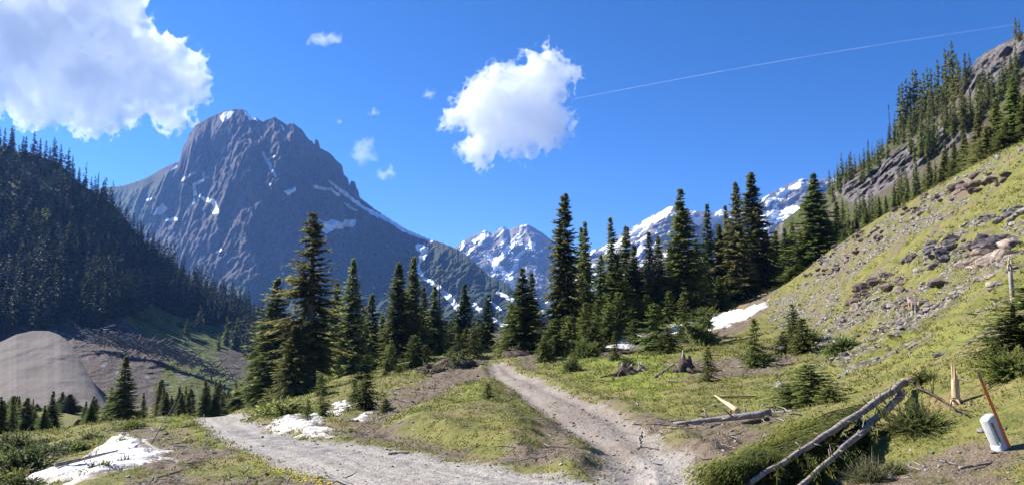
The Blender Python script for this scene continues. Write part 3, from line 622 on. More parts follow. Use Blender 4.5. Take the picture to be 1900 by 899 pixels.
def mat_needles(name, dark, light, tipc, trans=.28, var=.42):
    N = NT(name); co = N.coord(); oi = N.n('ObjectInfo')
    n1 = N.noise(co, .9, 3, .6); n2 = N.noise(co, 5, 2, .6)
    c = N.mix(N.ss(n1, .3, .7), dark, light)
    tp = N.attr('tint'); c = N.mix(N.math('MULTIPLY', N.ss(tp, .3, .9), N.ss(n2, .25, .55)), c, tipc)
    hs = N.n('HueSaturation'); N.setin(hs, 'Color', c); N.setin(hs, 'Hue', N.lin(oi.outputs['Random'], 0, 1, .478, .518))
    rnd2 = N.math('FRACT', N.math('MULTIPLY', oi.outputs['Random'], 7.31)); N.setin(hs, 'Value', N.lin(rnd2, 0, 1, 1 - var, 1 + var)); N.setin(hs, 'Saturation', .95)
    b = N.principled(hs.outputs[0], .65, None, .15); tr = N.n('BsdfTranslucent'); N.setin(tr, 'Color', hs.outputs[0])
    mx = N.n('MixShader'); mx.inputs[0].default_value = trans; N.t.links.new(b.outputs[0], mx.inputs[1]); N.t.links.new(tr.outputs[0], mx.inputs[2])
    return N.done(mx)
def mat_bark(name, a, b, sc=6, bd=.02):
    N = NT(name); co = N.coord(); n = N.noise(N.mapping(co, (1, 1, .25)), sc, 5, .65); n2 = N.noise(co, sc * 4, 3)
    c = N.mix(N.ss(n, .35, .65), a, b); c = N.mix(N.math('MULTIPLY', N.ss(n2, .5, .35), .5), c, tuple(v * .5 for v in a))
    return N.done(N.principled(c, .9, N.bump(n, .8, bd), .15))
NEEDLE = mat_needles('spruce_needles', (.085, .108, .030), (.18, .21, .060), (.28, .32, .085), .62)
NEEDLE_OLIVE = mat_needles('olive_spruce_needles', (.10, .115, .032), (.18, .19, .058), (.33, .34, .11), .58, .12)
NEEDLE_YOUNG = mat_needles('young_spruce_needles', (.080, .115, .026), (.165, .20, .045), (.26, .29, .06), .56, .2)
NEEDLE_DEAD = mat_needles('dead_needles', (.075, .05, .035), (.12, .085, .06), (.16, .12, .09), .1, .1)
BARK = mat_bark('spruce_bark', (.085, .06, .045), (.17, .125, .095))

PROTO = {}
def proto(kind, h, R, seed, tr, mat, **kw):
    g = crown_geo(h, R, seed, **kw)
    PROTO[kind] = (h, trunk_geo(h, tr, seed).mesh('trunk', BARK), g.mesh('crown', mat, False))
# full, narrow, wide, sparse, ragged ... (heights in metres)
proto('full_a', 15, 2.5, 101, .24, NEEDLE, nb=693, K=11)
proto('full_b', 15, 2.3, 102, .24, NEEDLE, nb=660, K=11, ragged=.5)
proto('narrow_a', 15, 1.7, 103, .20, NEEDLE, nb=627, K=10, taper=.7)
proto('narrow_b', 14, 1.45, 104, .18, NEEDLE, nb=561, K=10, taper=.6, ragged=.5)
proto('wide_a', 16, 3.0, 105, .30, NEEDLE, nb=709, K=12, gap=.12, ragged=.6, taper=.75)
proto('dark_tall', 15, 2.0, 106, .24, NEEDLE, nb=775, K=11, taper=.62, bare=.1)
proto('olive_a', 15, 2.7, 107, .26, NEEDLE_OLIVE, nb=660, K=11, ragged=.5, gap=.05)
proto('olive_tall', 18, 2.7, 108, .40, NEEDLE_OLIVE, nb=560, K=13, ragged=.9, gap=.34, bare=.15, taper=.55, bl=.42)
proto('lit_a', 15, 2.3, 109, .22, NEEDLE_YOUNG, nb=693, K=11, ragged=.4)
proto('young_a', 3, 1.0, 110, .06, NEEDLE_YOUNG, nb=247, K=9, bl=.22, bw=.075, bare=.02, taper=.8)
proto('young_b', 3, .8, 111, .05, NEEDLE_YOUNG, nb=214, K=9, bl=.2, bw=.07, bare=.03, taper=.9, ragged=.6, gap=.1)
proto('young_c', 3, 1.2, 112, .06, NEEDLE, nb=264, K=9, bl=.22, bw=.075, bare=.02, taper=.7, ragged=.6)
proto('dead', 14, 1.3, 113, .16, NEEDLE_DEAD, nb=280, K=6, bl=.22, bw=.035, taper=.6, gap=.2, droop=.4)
def spruce(kind, x, y, h, wide, label, group, rz, name='spruce_tree', cat='tree', lean=(0, 0), z=None):
    hh, tm, cm = PROTO[kind]
    if z is None: z = hz(x, y)
    e = bpy.data.objects.new(name, None); COL.objects.link(e); e.empty_display_size = .5
    e.location = (x, y, z - .05); s = h / hh; e.scale = (s * wide, s * wide, s); e.rotation_euler = (lean[0] + rng.normal(0, .018), lean[1] + rng.normal(0, .018), rz)
    link('trunk', tm, e); link('crown', cm, e)
    return tag(e, label, cat, group)
def spruce_px(kind, px, ytop, Y, label, group=None, wpx=None, name='spruce_tree', lean=(0, 0), cat='tree'):
    p = P(px, ytop, Y); z = hz(p[0], p[1]); h = max(p[2] - z, .3)
    hh, tm, cm = PROTO[kind]; wide = 1.
    if wpx:                                            # crown width seen in the photo, in photo pixels
        w0 = np.ptp(np.array([v.co.x for v in list(cm.vertices)[::7]])) * h / hh; wide = 1.36 * wpx * Y / F / w0
    return spruce(kind, p[0], p[1], h, wide, label, group, rng.uniform(0, 6.28), name, cat, lean, z)

# ------------------------------------------------------------------ the stands beside the track: (kind, px, top, Y, crown width px, label)
STAND = """full_b|508|512|70|118|dark broad spruce at the left end of the middle stand, beside the olive giant
olive_tall|583|393|66|138|tallest olive-green spruce with a bare reddish trunk, above the road snow
olive_a|548|590|63|90|short yellow-olive spruce leaning against the left foot of the tallest olive spruce
narrow_a|628|520|82|64|narrow grey-green spruce just right of the tallest olive spruce
full_a|655|477|80|84|grey-green pointed spruce rising second right of the tallest olive spruce
narrow_b|693|543|88|52|thin dark spruce left of the twin dark spires, tallest in its gap
narrow_a|712|578|92|48|low dark spruce between the thin spruce and the twin spires, nearer the thin one
narrow_b|727|566|90|44|low thin spruce touching the left side of the twin dark spires
dark_tall|742|484|85|74|left spire of the twin dark spruces in the middle stand
dark_tall|763|474|88|64|right spire of the twin dark spruces in the middle stand
narrow_a|785|530|90|54|mid-height spruce in the shade right of the twin dark spires
full_a|808|528|86|66|full dark spruce in front of the brown dead tree
dead|819|493|92|40|dead brown spruce skeleton standing before the snow gully of the peak
full_b|861|523|84|66|pointed dark spruce alone right of the dead brown tree
narrow_b|889|590|88|42|small dark spruce between the pointed lone spruce and the one by the track top
narrow_a|904|544|82|58|dark slim spruce at the top of the dirt track, left of it
narrow_b|838|592|96|46|small spruce half hidden behind the lone pointed spruce, left of it
narrow_b|770|560|98|50|half hidden spruce filling the gap under the twin dark spires
narrow_a|675|575|96|54|half hidden spruce right of the second grey-green spruce
narrow_a|604|560|90|60|half hidden spruce behind the right side of the tallest olive spruce
full_b|478|640|84|70|low spruce at the left foot of the broad dark spruce, over the road crest
lit_a|970|495|68|88|bright-sided green spruce right above the top of the dirt track
narrow_a|987|503|72|60|darker twin tucked behind the bright-sided spruce at the track top
full_b|950|560|72|70|low green spruce left of the bright-sided one at the track top
dark_tall|1041|356|66|92|tall dark spruce with clear trunk, tallest of the trees by the track top
narrow_a|1088|409|76|54|slim double-topped spruce right of the tall dark one by the track
narrow_b|1077|420|78|44|second top of the slim double spruce right of the tall dark one
full_a|1112|470|82|66|dark spruce filling the gap right of the slim double spruce
narrow_a|1136|401|84|60|dark spire standing over the yellow-lit spruce in the centre stand
narrow_b|1157|417|86|54|dark twin spire just right of the spire over the yellow-lit spruce
lit_a|1142|468|74|66|yellow-lit spruce in front of the two dark spires of the centre stand
full_a|1180|452|84|70|dark green spruce between the twin spires and the brown-tinged spruces
narrow_a|1204|428|88|56|left one of the brown-tinged pair in the centre stand
olive_a|1222|434|84|62|brown-tinged right one of the pair left of the tall bright spruce
full_b|1244|450|92|56|narrow dark spruce squeezed left of the tall bright spruce
lit_a|1267|348|84|94|tall bright green spruce with its top against the far snow ridge
full_a|1292|440|90|66|dark lower spruce on the right flank of the tall bright spruce
narrow_a|1307|377|94|56|slim dark spruce with open branches between two tall bright ones
dark_tall|1336|414|94|56|low bright spruce left of the olive one of the tall pair
olive_a|1360|335|92|84|olive one of the tall pair, its lower branches lit yellow
dark_tall|1396|317|95|88|dark tallest one of the pair in front of the far snowfield
narrow_a|1347|378|97|48|thin spruce top showing left behind the olive one of the tall pair
full_a|1419|425|100|60|dark low spruce on the right flank of the tallest one of the pair
narrow_b|1440|428|102|42|leftmost small spruce under the far snowfield
full_a|1455|422|104|52|middle small spruce under the far snowfield
narrow_a|1472|410|104|48|rightmost small spruce under the far snowfield
lit_a|1508|320|88|92|large lit spruce at the foot of the stony slope edge, against the snowy mountain
full_a|1488|425|96|56|dark spruce left behind the large lit spruce at the slope edge
full_b|1533|398|92|60|dark spruce right behind the large lit spruce at the slope edge
narrow_a|1548|372|104|50|pointed spruce standing right of the large lit one, on the slope edge
lit_a|1480|488|84|62|low bright spruce at the left foot of the large lit one on the slope edge"""
for row in STAND.split('\n'):
    k, px, yt, Y, w, lab = row.split('|')
    spruce_px(k, float(px), float(yt), float(Y), lab, 'conifers of the stands beside the track', float(w))

r_ = np.random.default_rng(15)
for i in range(34):   # trees mostly hidden inside the stands
    px = r_.uniform(600, 900) if i < 12 else r_.uniform(1040, 1560); Y = r_.uniform(88, 108) if i < 12 else r_.uniform(94, 116)
    top = r_.uniform(565, 640) if i < 12 else np.interp(px, [1040, 1260, 1400, 1560], [520, 470, 430, 410]) + r_.uniform(-15, 45)
    spruce_px(['full_a', 'full_b', 'narrow_a', 'lit_a'][i % 4], px, top, Y, 'mostly hidden spruce filling the dark interior of the stands beside the track', 'hidden inner spruces of the stands', r_.uniform(50, 74))
# --- undergrowth spruces and saplings in front of the stands
YOUNG = """young_a|1032|590|56|70|bushy young spruce under the tall dark spruce by the track, nearest the track
young_c|1060|585|58|60|bushy young spruce under the tall dark spruce, right of the nearest one
young_b|1085|560|60|50|thin young spruce right of the bushes under the tall dark spruce
young_c|1102|595|56|56|dark low spruce bush left of the small snow strip
young_b|1150|540|66|60|young spruce standing behind the left end of the small snow strip
young_a|1215|562|50|76|bright young spruce in front of the snow strip end, on the green meadow
young_c|1240|605|48|60|low spreading spruce right of the bright young spruce on the meadow
young_b|1140|612|48|26|thin sapling before the left tip of the small snow strip
young_a|1398|588|36|44|small neat spruce beside the grey stump on the meadow
young_c|1470|562|44|50|upper spruce of the clump at the foot of the scree
young_a|1488|588|38|58|bright front spruce of the clump at the foot of the scree
young_c|1452|612|40|48|dark spreading spruce left in the clump at the foot of the scree
young_b|1312|640|31|40|dark leaning little spruce right of the tall splintered stump
young_b|905|708|24|34|lone sapling on the grassy bank between road and track
young_a|600|716|29|34|left sapling by the road snow, light green
young_b|572|738|27|30|bent sapling growing out of the road snow patch
young_c|680|690|31|62|dark bushy young spruce above the road snow patches
young_c|716|735|28|34|small dark spruce bush right of the bushy one above the road snow
young_b|742|676|58|22|tiny spruce on the grass strip below the twin spires
young_b|597|690|50|26|sapling at the foot of the tallest olive spruce
young_a|660|705|40|34|sapling behind the dark bushy spruce above the road snow
young_b|718|668|62|20|tiny spruce left on the grass strip below the twin spires
young_a|1178|590|60|50|green bush spruce behind the small snow strip, left of the bright young one
young_c|1010|625|54|44|low bush spruce at the edge of the track by the dirt berm
young_b|1440|530|86|30|small spruce at the edge of the dry grass under the snowfield trees
young_c|1385|520|90|50|bush spruce at the foot of the tallest one of the pair
young_a|1338|528|84|46|bright bush spruce at the foot of the olive one of the tall pair
young_a|1128|575|62|50|light bush spruce under the yellow-lit spruce"""
for row in YOUNG.split('\n'):
    k, px, yt, Y, w, lab = row.split('|')
    spruce_px(k, float(px), float(yt), float(Y), lab, 'young spruces on the meadow and bank', float(w), 'young_spruce')

r_ = np.random.default_rng(88)
for i in range(26):
    c = i < 17; px = r_.uniform(1000, 1400) if c else r_.uniform(600, 880); Y = r_.uniform(62, 84)
    if c: Y = np.interp(px, [1000, 1400], [56, 90]) + r_.uniform(0, 8)
    b = np.interp(px, [600, 880, 1000, 1200, 1400], [705, 664, 648, 600, 545])
    spruce_px(['young_a', 'young_c', 'young_b'][i % 3], px, b - r_.uniform(28, 70), Y, 'low young spruce crowding the shady foot of the stands beside the track', 'low spruces at the foot of the stands', r_.uniform(36, 60), 'young_spruce')
# --- valley stand at lower left
VAL = """full_a|236|658|58|78|largest dark spruce in the left valley stand, before the rubble bank
full_b|208|715|60|46|spruce left at the foot of the largest dark one in the valley stand
full_a|98|723|50|40|dark pointed spruce before the middle of the grey mound
narrow_a|26|732|52|32|dark slim spruce near the left border, before the grey mound
narrow_b|4|740|56|34|slim spruce cut by the left border of the photo
full_b|62|738|74|20|small bluish spruce at the right end of the distant snow strip
narrow_a|402|712|84|32|lone spruce over the road crest, left of the valley road bend"""
for row in VAL.split('\n'):
    k, px, yt, Y, w, lab = row.split('|')
    spruce_px(k, float(px), float(yt), float(Y), lab, 'conifers of the left valley stand', float(w))
r_ = np.random.default_rng(77)
for i in range(100):
    left = i < 34; deep = i >= 72
    px = r_.uniform(-8, 205) if left else r_.uniform(268, 478); Y = r_.uniform(44, 74) if left else r_.uniform(72, 108)
    top = r_.uniform(728, 785) if left else r_.uniform(700, 752)
    if deep: px, Y, top = r_.uniform(20, 470), r_.uniform(100, 132), r_.uniform(722, 752)
    spruce_px(['full_a', 'full_b', 'narrow_a', 'narrow_b', 'lit_a'][i % 5], px, top, Y, 'small slim spruce among many in the left valley stand below the mound and rubble', 'small spruces of the left valley stand', r_.uniform(22, 40))

NEEDLE_SHADE = mat_needles('needles_painted_shade', (.022, .037, .027), (.042, .060, .040), (.060, .078, .048), .15, .25)  # the hillside's bluish shade is put into this needle colour
# ------------------------------------------------------------------ far trees: crown and trunk in one small mesh
def far_mesh(seed, h, R, mat, nb=120, K=5, **kw):
    g = crown_geo(h, R * 1.25, seed, nb=nb, K=K, bl=.75, bw=.34, **kw); n0 = sum(len(f) for f in g.F4)
    V, f3, f4 = tube([(0, 0, -1.5), (0, 0, h * .5), (0, 0, h * .95)], [.26, .16, .03], 5, False); g.add(V, None, f4, np.zeros(len(V)))
    m = g.mesh('conifer', mat, False); m.materials.append(BARK)
    ix = np.zeros(len(m.polygons), np.int32); ix[n0:] = 1; m.polygons.foreach_set('material_index', ix); return m
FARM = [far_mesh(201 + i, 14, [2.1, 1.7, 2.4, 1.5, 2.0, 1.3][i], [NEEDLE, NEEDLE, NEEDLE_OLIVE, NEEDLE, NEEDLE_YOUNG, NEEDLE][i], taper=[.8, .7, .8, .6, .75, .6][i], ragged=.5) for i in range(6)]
FARH = [far_mesh(241 + i, 14, [2.1, 1.7, 2.4, 1.5, 2.0, 1.3][i], NEEDLE_SHADE, taper=[.8, .7, .8, .6, .75, .6][i], ragged=.5) for i in range(6)]
FAR_DEAD = far_mesh(230, 14, .7, NEEDLE_DEAD, 26, 3, taper=.5)
def conifer(p, h, k, label, group, wide=1., name='conifer', me=None):
    o = link(name, me or FARM[k], None, (p[0], p[1], p[2] - .3), (0, 0, rng.uniform(0, 6.28)), (h / 14 * wide, h / 14 * wide, h / 14)); return tag(o, label, 'tree', group)
# right upper slope
r_ = np.random.default_rng(5)
def on_right(px, py, hpx, k, label, group, wide=1., dead=False):
    p = hit(RIGHT_BVH, px, py)
    if p is None: return
    conifer(p, hpx / F * p.length, k, label, group, wide, 'dead_conifer' if dead else 'conifer', FAR_DEAD if dead else None)
sky_x = [1540, 1549, 1556, 1563, 1572, 1580, 1587, 1596, 1604, 1612, 1619, 1628, 1634, 1650, 1662, 1673, 1678, 1686, 1692, 1698, 1704, 1711, 1718, 1725, 1731, 1738, 1744, 1752, 1758, 1765, 1771, 1778, 1792, 1800, 1893, 1886]
R_ = np.array(RIGHT_R)
for i, px in enumerate(sky_x):
    y = np.interp(px, R_[:, 0], R_[:, 1]) + r_.uniform(4, 12)
    big = 1670 < px < 1785
    on_right(px, y, r_.uniform(56, 88) if big else r_.uniform(28, 46), int(r_.integers(0, 6)), 'conifer on the skyline of the rocky upper slope at the right', 'conifers on the right skyline', .8)
for i in range(40):   # second rank under the skyline
    px = 1545 + i * 6.3 + r_.uniform(-4, 4); y = np.interp(px, R_[:, 0], R_[:, 1]) + r_.uniform(14, 34)
    if i % 5 != 2: on_right(px, y, r_.uniform(28, 46) * (1.35 if px > 1670 else 1), int(r_.integers(0, 6)), 'conifer just under the skyline of the rocky upper slope, above the grey rock band', 'conifers under the right skyline', .9)
for px, y in ((1697, 216), (1652, 262), (1713, 205), (1668, 242)):
    on_right(px, y, 62, 0, 'bare grey dead conifer on the right skyline above the rock band', 'dead conifers on the right skyline', 1, True)
for i in range(74):  # below the rock band
    px = r_.uniform(1560, 1800); f = r_.uniform(0, 1); y = np.interp(px, [1560, 1800], [385, 262]) + 34 + 60 * f
    if y > np.interp(px, [1560, 1700, 1800], [450, 372, 320]): continue
    on_right(px, y, r_.uniform(32, 54), int(r_.integers(0, 6)), 'conifer on the slope below the grey rock band at the right', 'conifers below the right rock band', .9)
for i in range(66):  # between the bands
    px = r_.uniform(1690, 1890); y = np.interp(px, [1690, 1890], [262, 130]) + r_.uniform(10, 60)
    on_right(px, y, r_.uniform(30, 60), int(r_.integers(0, 6)), 'conifer between the two rock bands of the upper slope at the right', 'conifers between the right rock bands', .85)
BIGR = """olive_a|1812|208|72|54|olive spruce, left of the lit group above the stony slope
lit_a|1845|180|70|58|bright pointed spruce, middle of the lit group above the stony slope
lit_a|1878|142|66|60|tall bright spruce at the right border above the stony slope
olive_a|1832|232|64|72|low broad olive spruce in front of the lit group above the stony slope
full_a|1864|225|62|62|dark spruce in front of the tall bright one at the right border
full_b|1790|238|76|44|dark spruce at the left side of the lit group above the stony slope
full_a|1898|175|64|56|dark spruce cut by the right border above the stony slope
full_b|1768|262|80|40|dark spruce standing alone left of the lit group above the stony slope
lit_a|1750|278|84|38|small bright spruce on the slope edge left of the lone dark spruce
full_a|1725|292|88|36|small dark spruce on the slope edge below the rock band"""
for row in BIGR.split('\n'):
    k, px, yt, Y, w, lab = row.split('|')
    spruce_px(k, float(px), float(yt), float(Y), lab, 'conifers above the stony slope', float(w))

r_ = np.random.default_rng(63)
for i in range(16):
    px = 1556 + i * 12.5 + r_.uniform(-4, 4); Y = r_.uniform(80, 98); yr = np.interp(px, [1480, 1560, 1630, 1700, 1800], [515, 450, 410, 372, 318])
    spruce_px(['full_a', 'lit_a', 'narrow_a', 'full_b'][i % 4], px, yr - r_.uniform(14, 46), Y, 'small spruce peeping over the edge of the stony slope under the rock band', 'small spruces over the stony slope edge', r_.uniform(20, 34))
# shaded hillside on the left: the trees one can tell apart, then the rest as one wood
r_ = np.random.default_rng(9); L_ = np.array(LEFT_R); taken = []
for i in range(46):
    px = -6 + i * 10.8 + r_.uniform(-4, 4); y = np.interp(px, L_[:, 0], L_[:, 1]) + r_.uniform(3, 9)
    p = hit(LEFT_BVH, px, y)
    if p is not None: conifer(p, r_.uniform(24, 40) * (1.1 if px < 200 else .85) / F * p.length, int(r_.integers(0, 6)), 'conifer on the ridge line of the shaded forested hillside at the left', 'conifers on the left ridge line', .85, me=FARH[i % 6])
for px, y in ((123, 305), (158, 345), (181, 360)):
    p = hit(LEFT_BVH, px, y + 8)
    if p is None: continue
    conifer(p, 46 / F * p.length, 0, 'bare dead snag on the ridge line of the left hillside', 'dead snags on the left ridge', .7, 'dead_conifer', FAR_DEAD)
PALE = [(75, 470, 72), (62, 455, 60), (84, 452, 56), (170, 540, 60), (182, 548, 64), (160, 560, 50), (192, 572, 44), (130, 450, 60), (125, 478, 58), (140, 500, 54), (237, 572, 50), (282, 560, 46), (310, 545, 48), (318, 556, 42), (255, 590, 40), (205, 545, 44), (98, 430, 44), (50, 540, 62), (100, 555, 58), (25, 470, 66)]
for px, y, hp in PALE:
    p = hit(LEFT_BVH, px, y)
    if p is not None: conifer(p, hp / F * p.length, 2 if hp % 4 else 4, 'paler taller conifer standing out in the shaded forest on the left hillside', 'paler conifers on the left hillside', me=[FARM[0], FARM[2], FARM[5]][hp % 3])
for px, y, hp, lab in ((370, 612, 44, 'lone round-topped spruce on the sunlit meadow of the left hillside'), (346, 622, 30, 'small dark spruce just left of the lone one on the sunlit meadow'), (280, 600, 34, 'thin spruce at the upper left corner of the sunlit meadow'), (420, 640, 50, 'dark spruce at the right side of the sunlit meadow, beside its twin'), (438, 648, 56, 'dark taller spruce at the right side of the sunlit meadow'), (405, 650, 30, 'low spruce below the dark pair at the right side of the sunlit meadow')):
    p = hit(LEFT_BVH, px, y)
    if p is not None: conifer(p, hp / F * p.length, 0, lab, 'spruces on the sunlit meadow', 1.1)
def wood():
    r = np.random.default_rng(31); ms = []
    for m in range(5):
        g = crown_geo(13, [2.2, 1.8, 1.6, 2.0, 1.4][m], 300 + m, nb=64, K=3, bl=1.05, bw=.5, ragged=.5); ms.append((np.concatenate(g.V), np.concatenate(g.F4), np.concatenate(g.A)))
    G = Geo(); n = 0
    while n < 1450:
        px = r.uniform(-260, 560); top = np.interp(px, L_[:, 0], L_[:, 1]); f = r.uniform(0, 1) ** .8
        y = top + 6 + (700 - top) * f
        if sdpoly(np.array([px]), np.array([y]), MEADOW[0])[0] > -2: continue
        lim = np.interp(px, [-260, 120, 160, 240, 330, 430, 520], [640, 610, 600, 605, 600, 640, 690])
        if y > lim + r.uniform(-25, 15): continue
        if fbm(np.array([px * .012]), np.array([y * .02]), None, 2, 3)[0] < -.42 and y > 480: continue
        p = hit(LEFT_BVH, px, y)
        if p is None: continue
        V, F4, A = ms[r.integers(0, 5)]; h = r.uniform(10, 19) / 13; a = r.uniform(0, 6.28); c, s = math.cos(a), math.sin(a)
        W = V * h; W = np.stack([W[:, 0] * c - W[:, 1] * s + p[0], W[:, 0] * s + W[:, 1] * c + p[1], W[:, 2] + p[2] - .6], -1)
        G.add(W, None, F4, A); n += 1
    tag(link('forest', G.mesh('forest', NEEDLE_SHADE, False)), 'dense dark spruce forest covering the shaded hillside at the left', 'forest', None, 'stuff')
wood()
# ------------------------------------------------------------------ snow patches
def mat_snow():
    N = NT('old_snow'); co = N.coord(); n = N.noise(co, 2.2, 5, .6); n2 = N.noise(co, 16, 4, .65)
    c = N.mix(N.ss(n, .35, .7), (.80, .79, .78), (.62, .61, .59))
    c = N.mix(N.math('MULTIPLY', N.ss(N.math('ADD', N.math('ADD', n2, N.math('MULTIPLY', n, .35)), N.math('MULTIPLY', N.attr('edge'), .28)), .66, .84), .85), c, (.22, .175, .13))
    return N.done(N.principled(c, .7, N.bump(N.math('ADD', n, N.math('MULTIPLY', n2, .3)), .6, .12), .3))
SNOW = mat_snow()
def snow_patch(poly, label, thick=.22, step=None, rag=.5, group='old snow patches'):
    pl = flat(poly); lo, hi = pl.min(0) - 1, pl.max(0) + 1; d = np.hypot(*pl.mean(0)); step = step or max(.07, d * .0022)
    xs = np.arange(lo[0], hi[0], step); ys = np.arange(lo[1], hi[1], step * 1.5); X, Y = np.meshgrid(xs, ys)
    rag = min(rag * 1.9, .15 * np.sqrt(np.ptp(pl[:, 0]) * np.ptp(pl[:, 1])) ); s = sdpoly(X, Y, pl) + rag * .15 + rag * fbm(X * .9, Y * .9, None, 5, 7, .62); z = H(X.ravel(), Y.ravel()).reshape(X.shape)
    Z = z - .03 + .6 * thick * smooth(0, .9, s) * (1 + .25 * fbm(X * .9, Y * .9, None, 3, 3)) + .03 * fbm(X * 3, Y * 3, None, 3, 17)
    f = grid_faces(*X.shape); ok = (s.ravel()[f] > -.02).all(1); f = f[ok]
    u, inv = np.unique(f, return_inverse=True); V = np.stack([X, Y, Z], -1).reshape(-1, 3)[u]
    tag(link('snow_patch', make_mesh('snow_patch', V, [inv.reshape(-1, 4)], SNOW, {'edge': 1 - smooth(0, .9, s.ravel()[u])})), label, 'snow patch', group)
for poly, lab, th in (
    ([(40, 902), (110, 880), (160, 845), (192, 817), (225, 806), (265, 815), (272, 832), (326, 848), (290, 862), (240, 872), (195, 890), (160, 903)], 'large snow patch with branches on it below the road edge at lower left', .3),
    ([(490, 792), (520, 776), (548, 768), (562, 778), (590, 764), (612, 760), (618, 770), (592, 788), (622, 808), (590, 812), (550, 806), (505, 799)], 'long snow patch at the road edge under the bent sapling', .25),
    ([(606, 752), (625, 742), (654, 738), (655, 758), (630, 770), (612, 768)], 'small upper snow patch left of the dark bushy spruce by the road', .2),
    ([(648, 775), (668, 766), (697, 762), (692, 784), (655, 795)], 'small snow patch right below the dark bushy spruce by the road', .2),
    ([(1118, 650), (1128, 638), (1158, 626), (1200, 620), (1204, 636), (1160, 650)], 'small snow strip at the upper left of the green meadow', .2),
    ([(1228, 614), (1250, 596), (1285, 594), (1290, 610), (1250, 622)], 'little snow spot between the meadow spruces and the bowed one', .2),
    ([(1290, 616), (1305, 590), (1360, 577), (1422, 561), (1427, 566), (1390, 590), (1345, 610)], 'long bright snow tongue under the dry grass at the foot of the scree', .3),
    ([(966, 680), (985, 668), (1004, 660), (1008, 668), (985, 682)], 'small dirty snow bank beside the top of the dirt track', .05)):
    snow_patch(poly, lab, th)

# ------------------------------------------------------------------ stones
def mat_rock(name, a, b, c3):
    N = NT(name); co = N.coord(); oi = N.n('ObjectInfo'); n = N.noise(co, 2.5, 6, .65); n2 = N.noise(N.mapping(co, (1, 1, 3)), 6, 5, .65); n3 = N.noise(co, 22, 3)
    c = N.mix(N.ss(n, .35, .65), a, b); c = N.mix(N.math('MULTIPLY', N.ss(n2, .55, .7), .6), c, c3); c = N.mix(N.math('MULTIPLY', N.ss(n3, .45, .3), .5), c, tuple(v * .4 for v in a))
    hs = N.n('HueSaturation'); N.setin(hs, 'Color', c); N.setin(hs, 'Value', N.math('ADD', N.lin(oi.outputs['Random'], 0, 1, .7, 1.15), N.math('MULTIPLY', N.math('SUBTRACT', N.attr('tint'), .5), .7)))
    return N.done(N.principled(hs.outputs[0], .88, N.bump(N.math('ADD', n2, N.math('MULTIPLY', n3, .3)), .8, .06), .2))
ROCK = mat_rock('grey_stone', (.17, .15, .14), (.30, .275, .255), (.36, .34, .31))
ROCK_TAN = mat_rock('tan_stone', (.26, .20, .155), (.40, .33, .27), (.33, .20, .14))
ROCK_DARK = mat_rock('dark_stone', (.085, .072, .072), (.17, .15, .15), (.24, .215, .21))
ROCK_RUST = mat_rock('rusty_stone', (.12, .085, .07), (.21, .155, .13), (.28, .22, .18))
def rot_rand(V, r):
    a, b, c = r.uniform(0, 6.28, 3); ca, sa, cb, sb, cc, sc = math.cos(a), math.sin(a), math.cos(b), math.sin(b), math.cos(c), math.sin(c)
    R = np.array([[ca, -sa, 0], [sa, ca, 0], [0, 0, 1]]) @ np.array([[1, 0, 0], [0, cb, -sb], [0, sb, cb]]) @ np.array([[cc, -sc, 0], [sc, cc, 0], [0, 0, 1]])
    return V @ R.T
def stone(px, py, wpx, mat, label, flatten=.6, seed=1, sink=.3, group=None, name='boulder'):
    p = ground(px, py); d = p.y; s = wpx * d / F / 2; V, Fc = rock_geo(seed, 3); V = V * [1, .8, flatten] * s
    o = link(name, make_mesh(name, V, [Fc], mat, {'tint': np.full(len(V), .5)}, smooth_=False), None, (p.x, p.y, p.z + s * flatten * (1 - 2 * sink) * .7), (0, 0, (seed * 1.7) % 6.28)); return tag(o, label, 'rock', group)
for i, a in enumerate(((1243, 640, 13, ROCK_DARK, 'small dark stone right of the bright young spruce on the meadow', .8), (1311, 711, 17, ROCK_DARK, 'small black stone below the splintered stump on the meadow', .8), (1447, 713, 26, ROCK, 'rounded grey stone left of the big dark bush', .8),
    (1744, 866, 15, ROCK_TAN, 'pale little stone in front of the two marker posts, right of the sage bush', .9), (1886, 680, 26, ROCK, 'pale flat stone at the right border above the orange stake', .5), (1822, 790, 26, ROCK, 'grey flat stone left of the white marker post', .45),
    (1745, 655, 36, ROCK, 'pale broad stone on the slope above the splintered broken trunk', .45), (1688, 660, 12, ROCK, 'small grey stone on the grass above the broken log ends', .7), (590, 884, 22, ROCK_TAN, 'pale stone with a brown top on the road edge grass', .5),
    (1695, 574, 30, ROCK_TAN, 'tan block leaning below the dead root on the stony slope', 1.), (1590, 575, 30, ROCK_TAN, 'pale tan block at the lower left end of the rusty outcrop', .8), (1740, 540, 56, ROCK_DARK, 'long dark purple slab in the middle of the slope', .45),
    (1846, 536, 48, ROCK_TAN, 'wide tan slab under the tan outcrop at the right', .5), (1838, 518, 36, ROCK_TAN, 'upper tan slab between the tan outcrop and the wide tan slab', .45), (1420, 815, 14, ROCK_TAN, 'small pale stone right of the log lying by the track', .8), (1120, 664, 14, ROCK, 'grey stone at the left meadow edge beside the snow strip', .6),
    (1672, 545, 30, ROCK_RUST, 'rusty boulder at the right end of the rusty outcrop', .7), (1640, 508, 26, ROCK, 'grey stone on the turf above the rusty outcrop', .5), (1570, 668, 16, ROCK, 'grey stone at the bottom edge of the scree', .6), (1795, 592, 16, ROCK, 'small pale stone on green turf below the tan slabs', .5))):
    stone(a[0], a[1], a[2], a[3], a[4], a[5], 500 + i, .42)
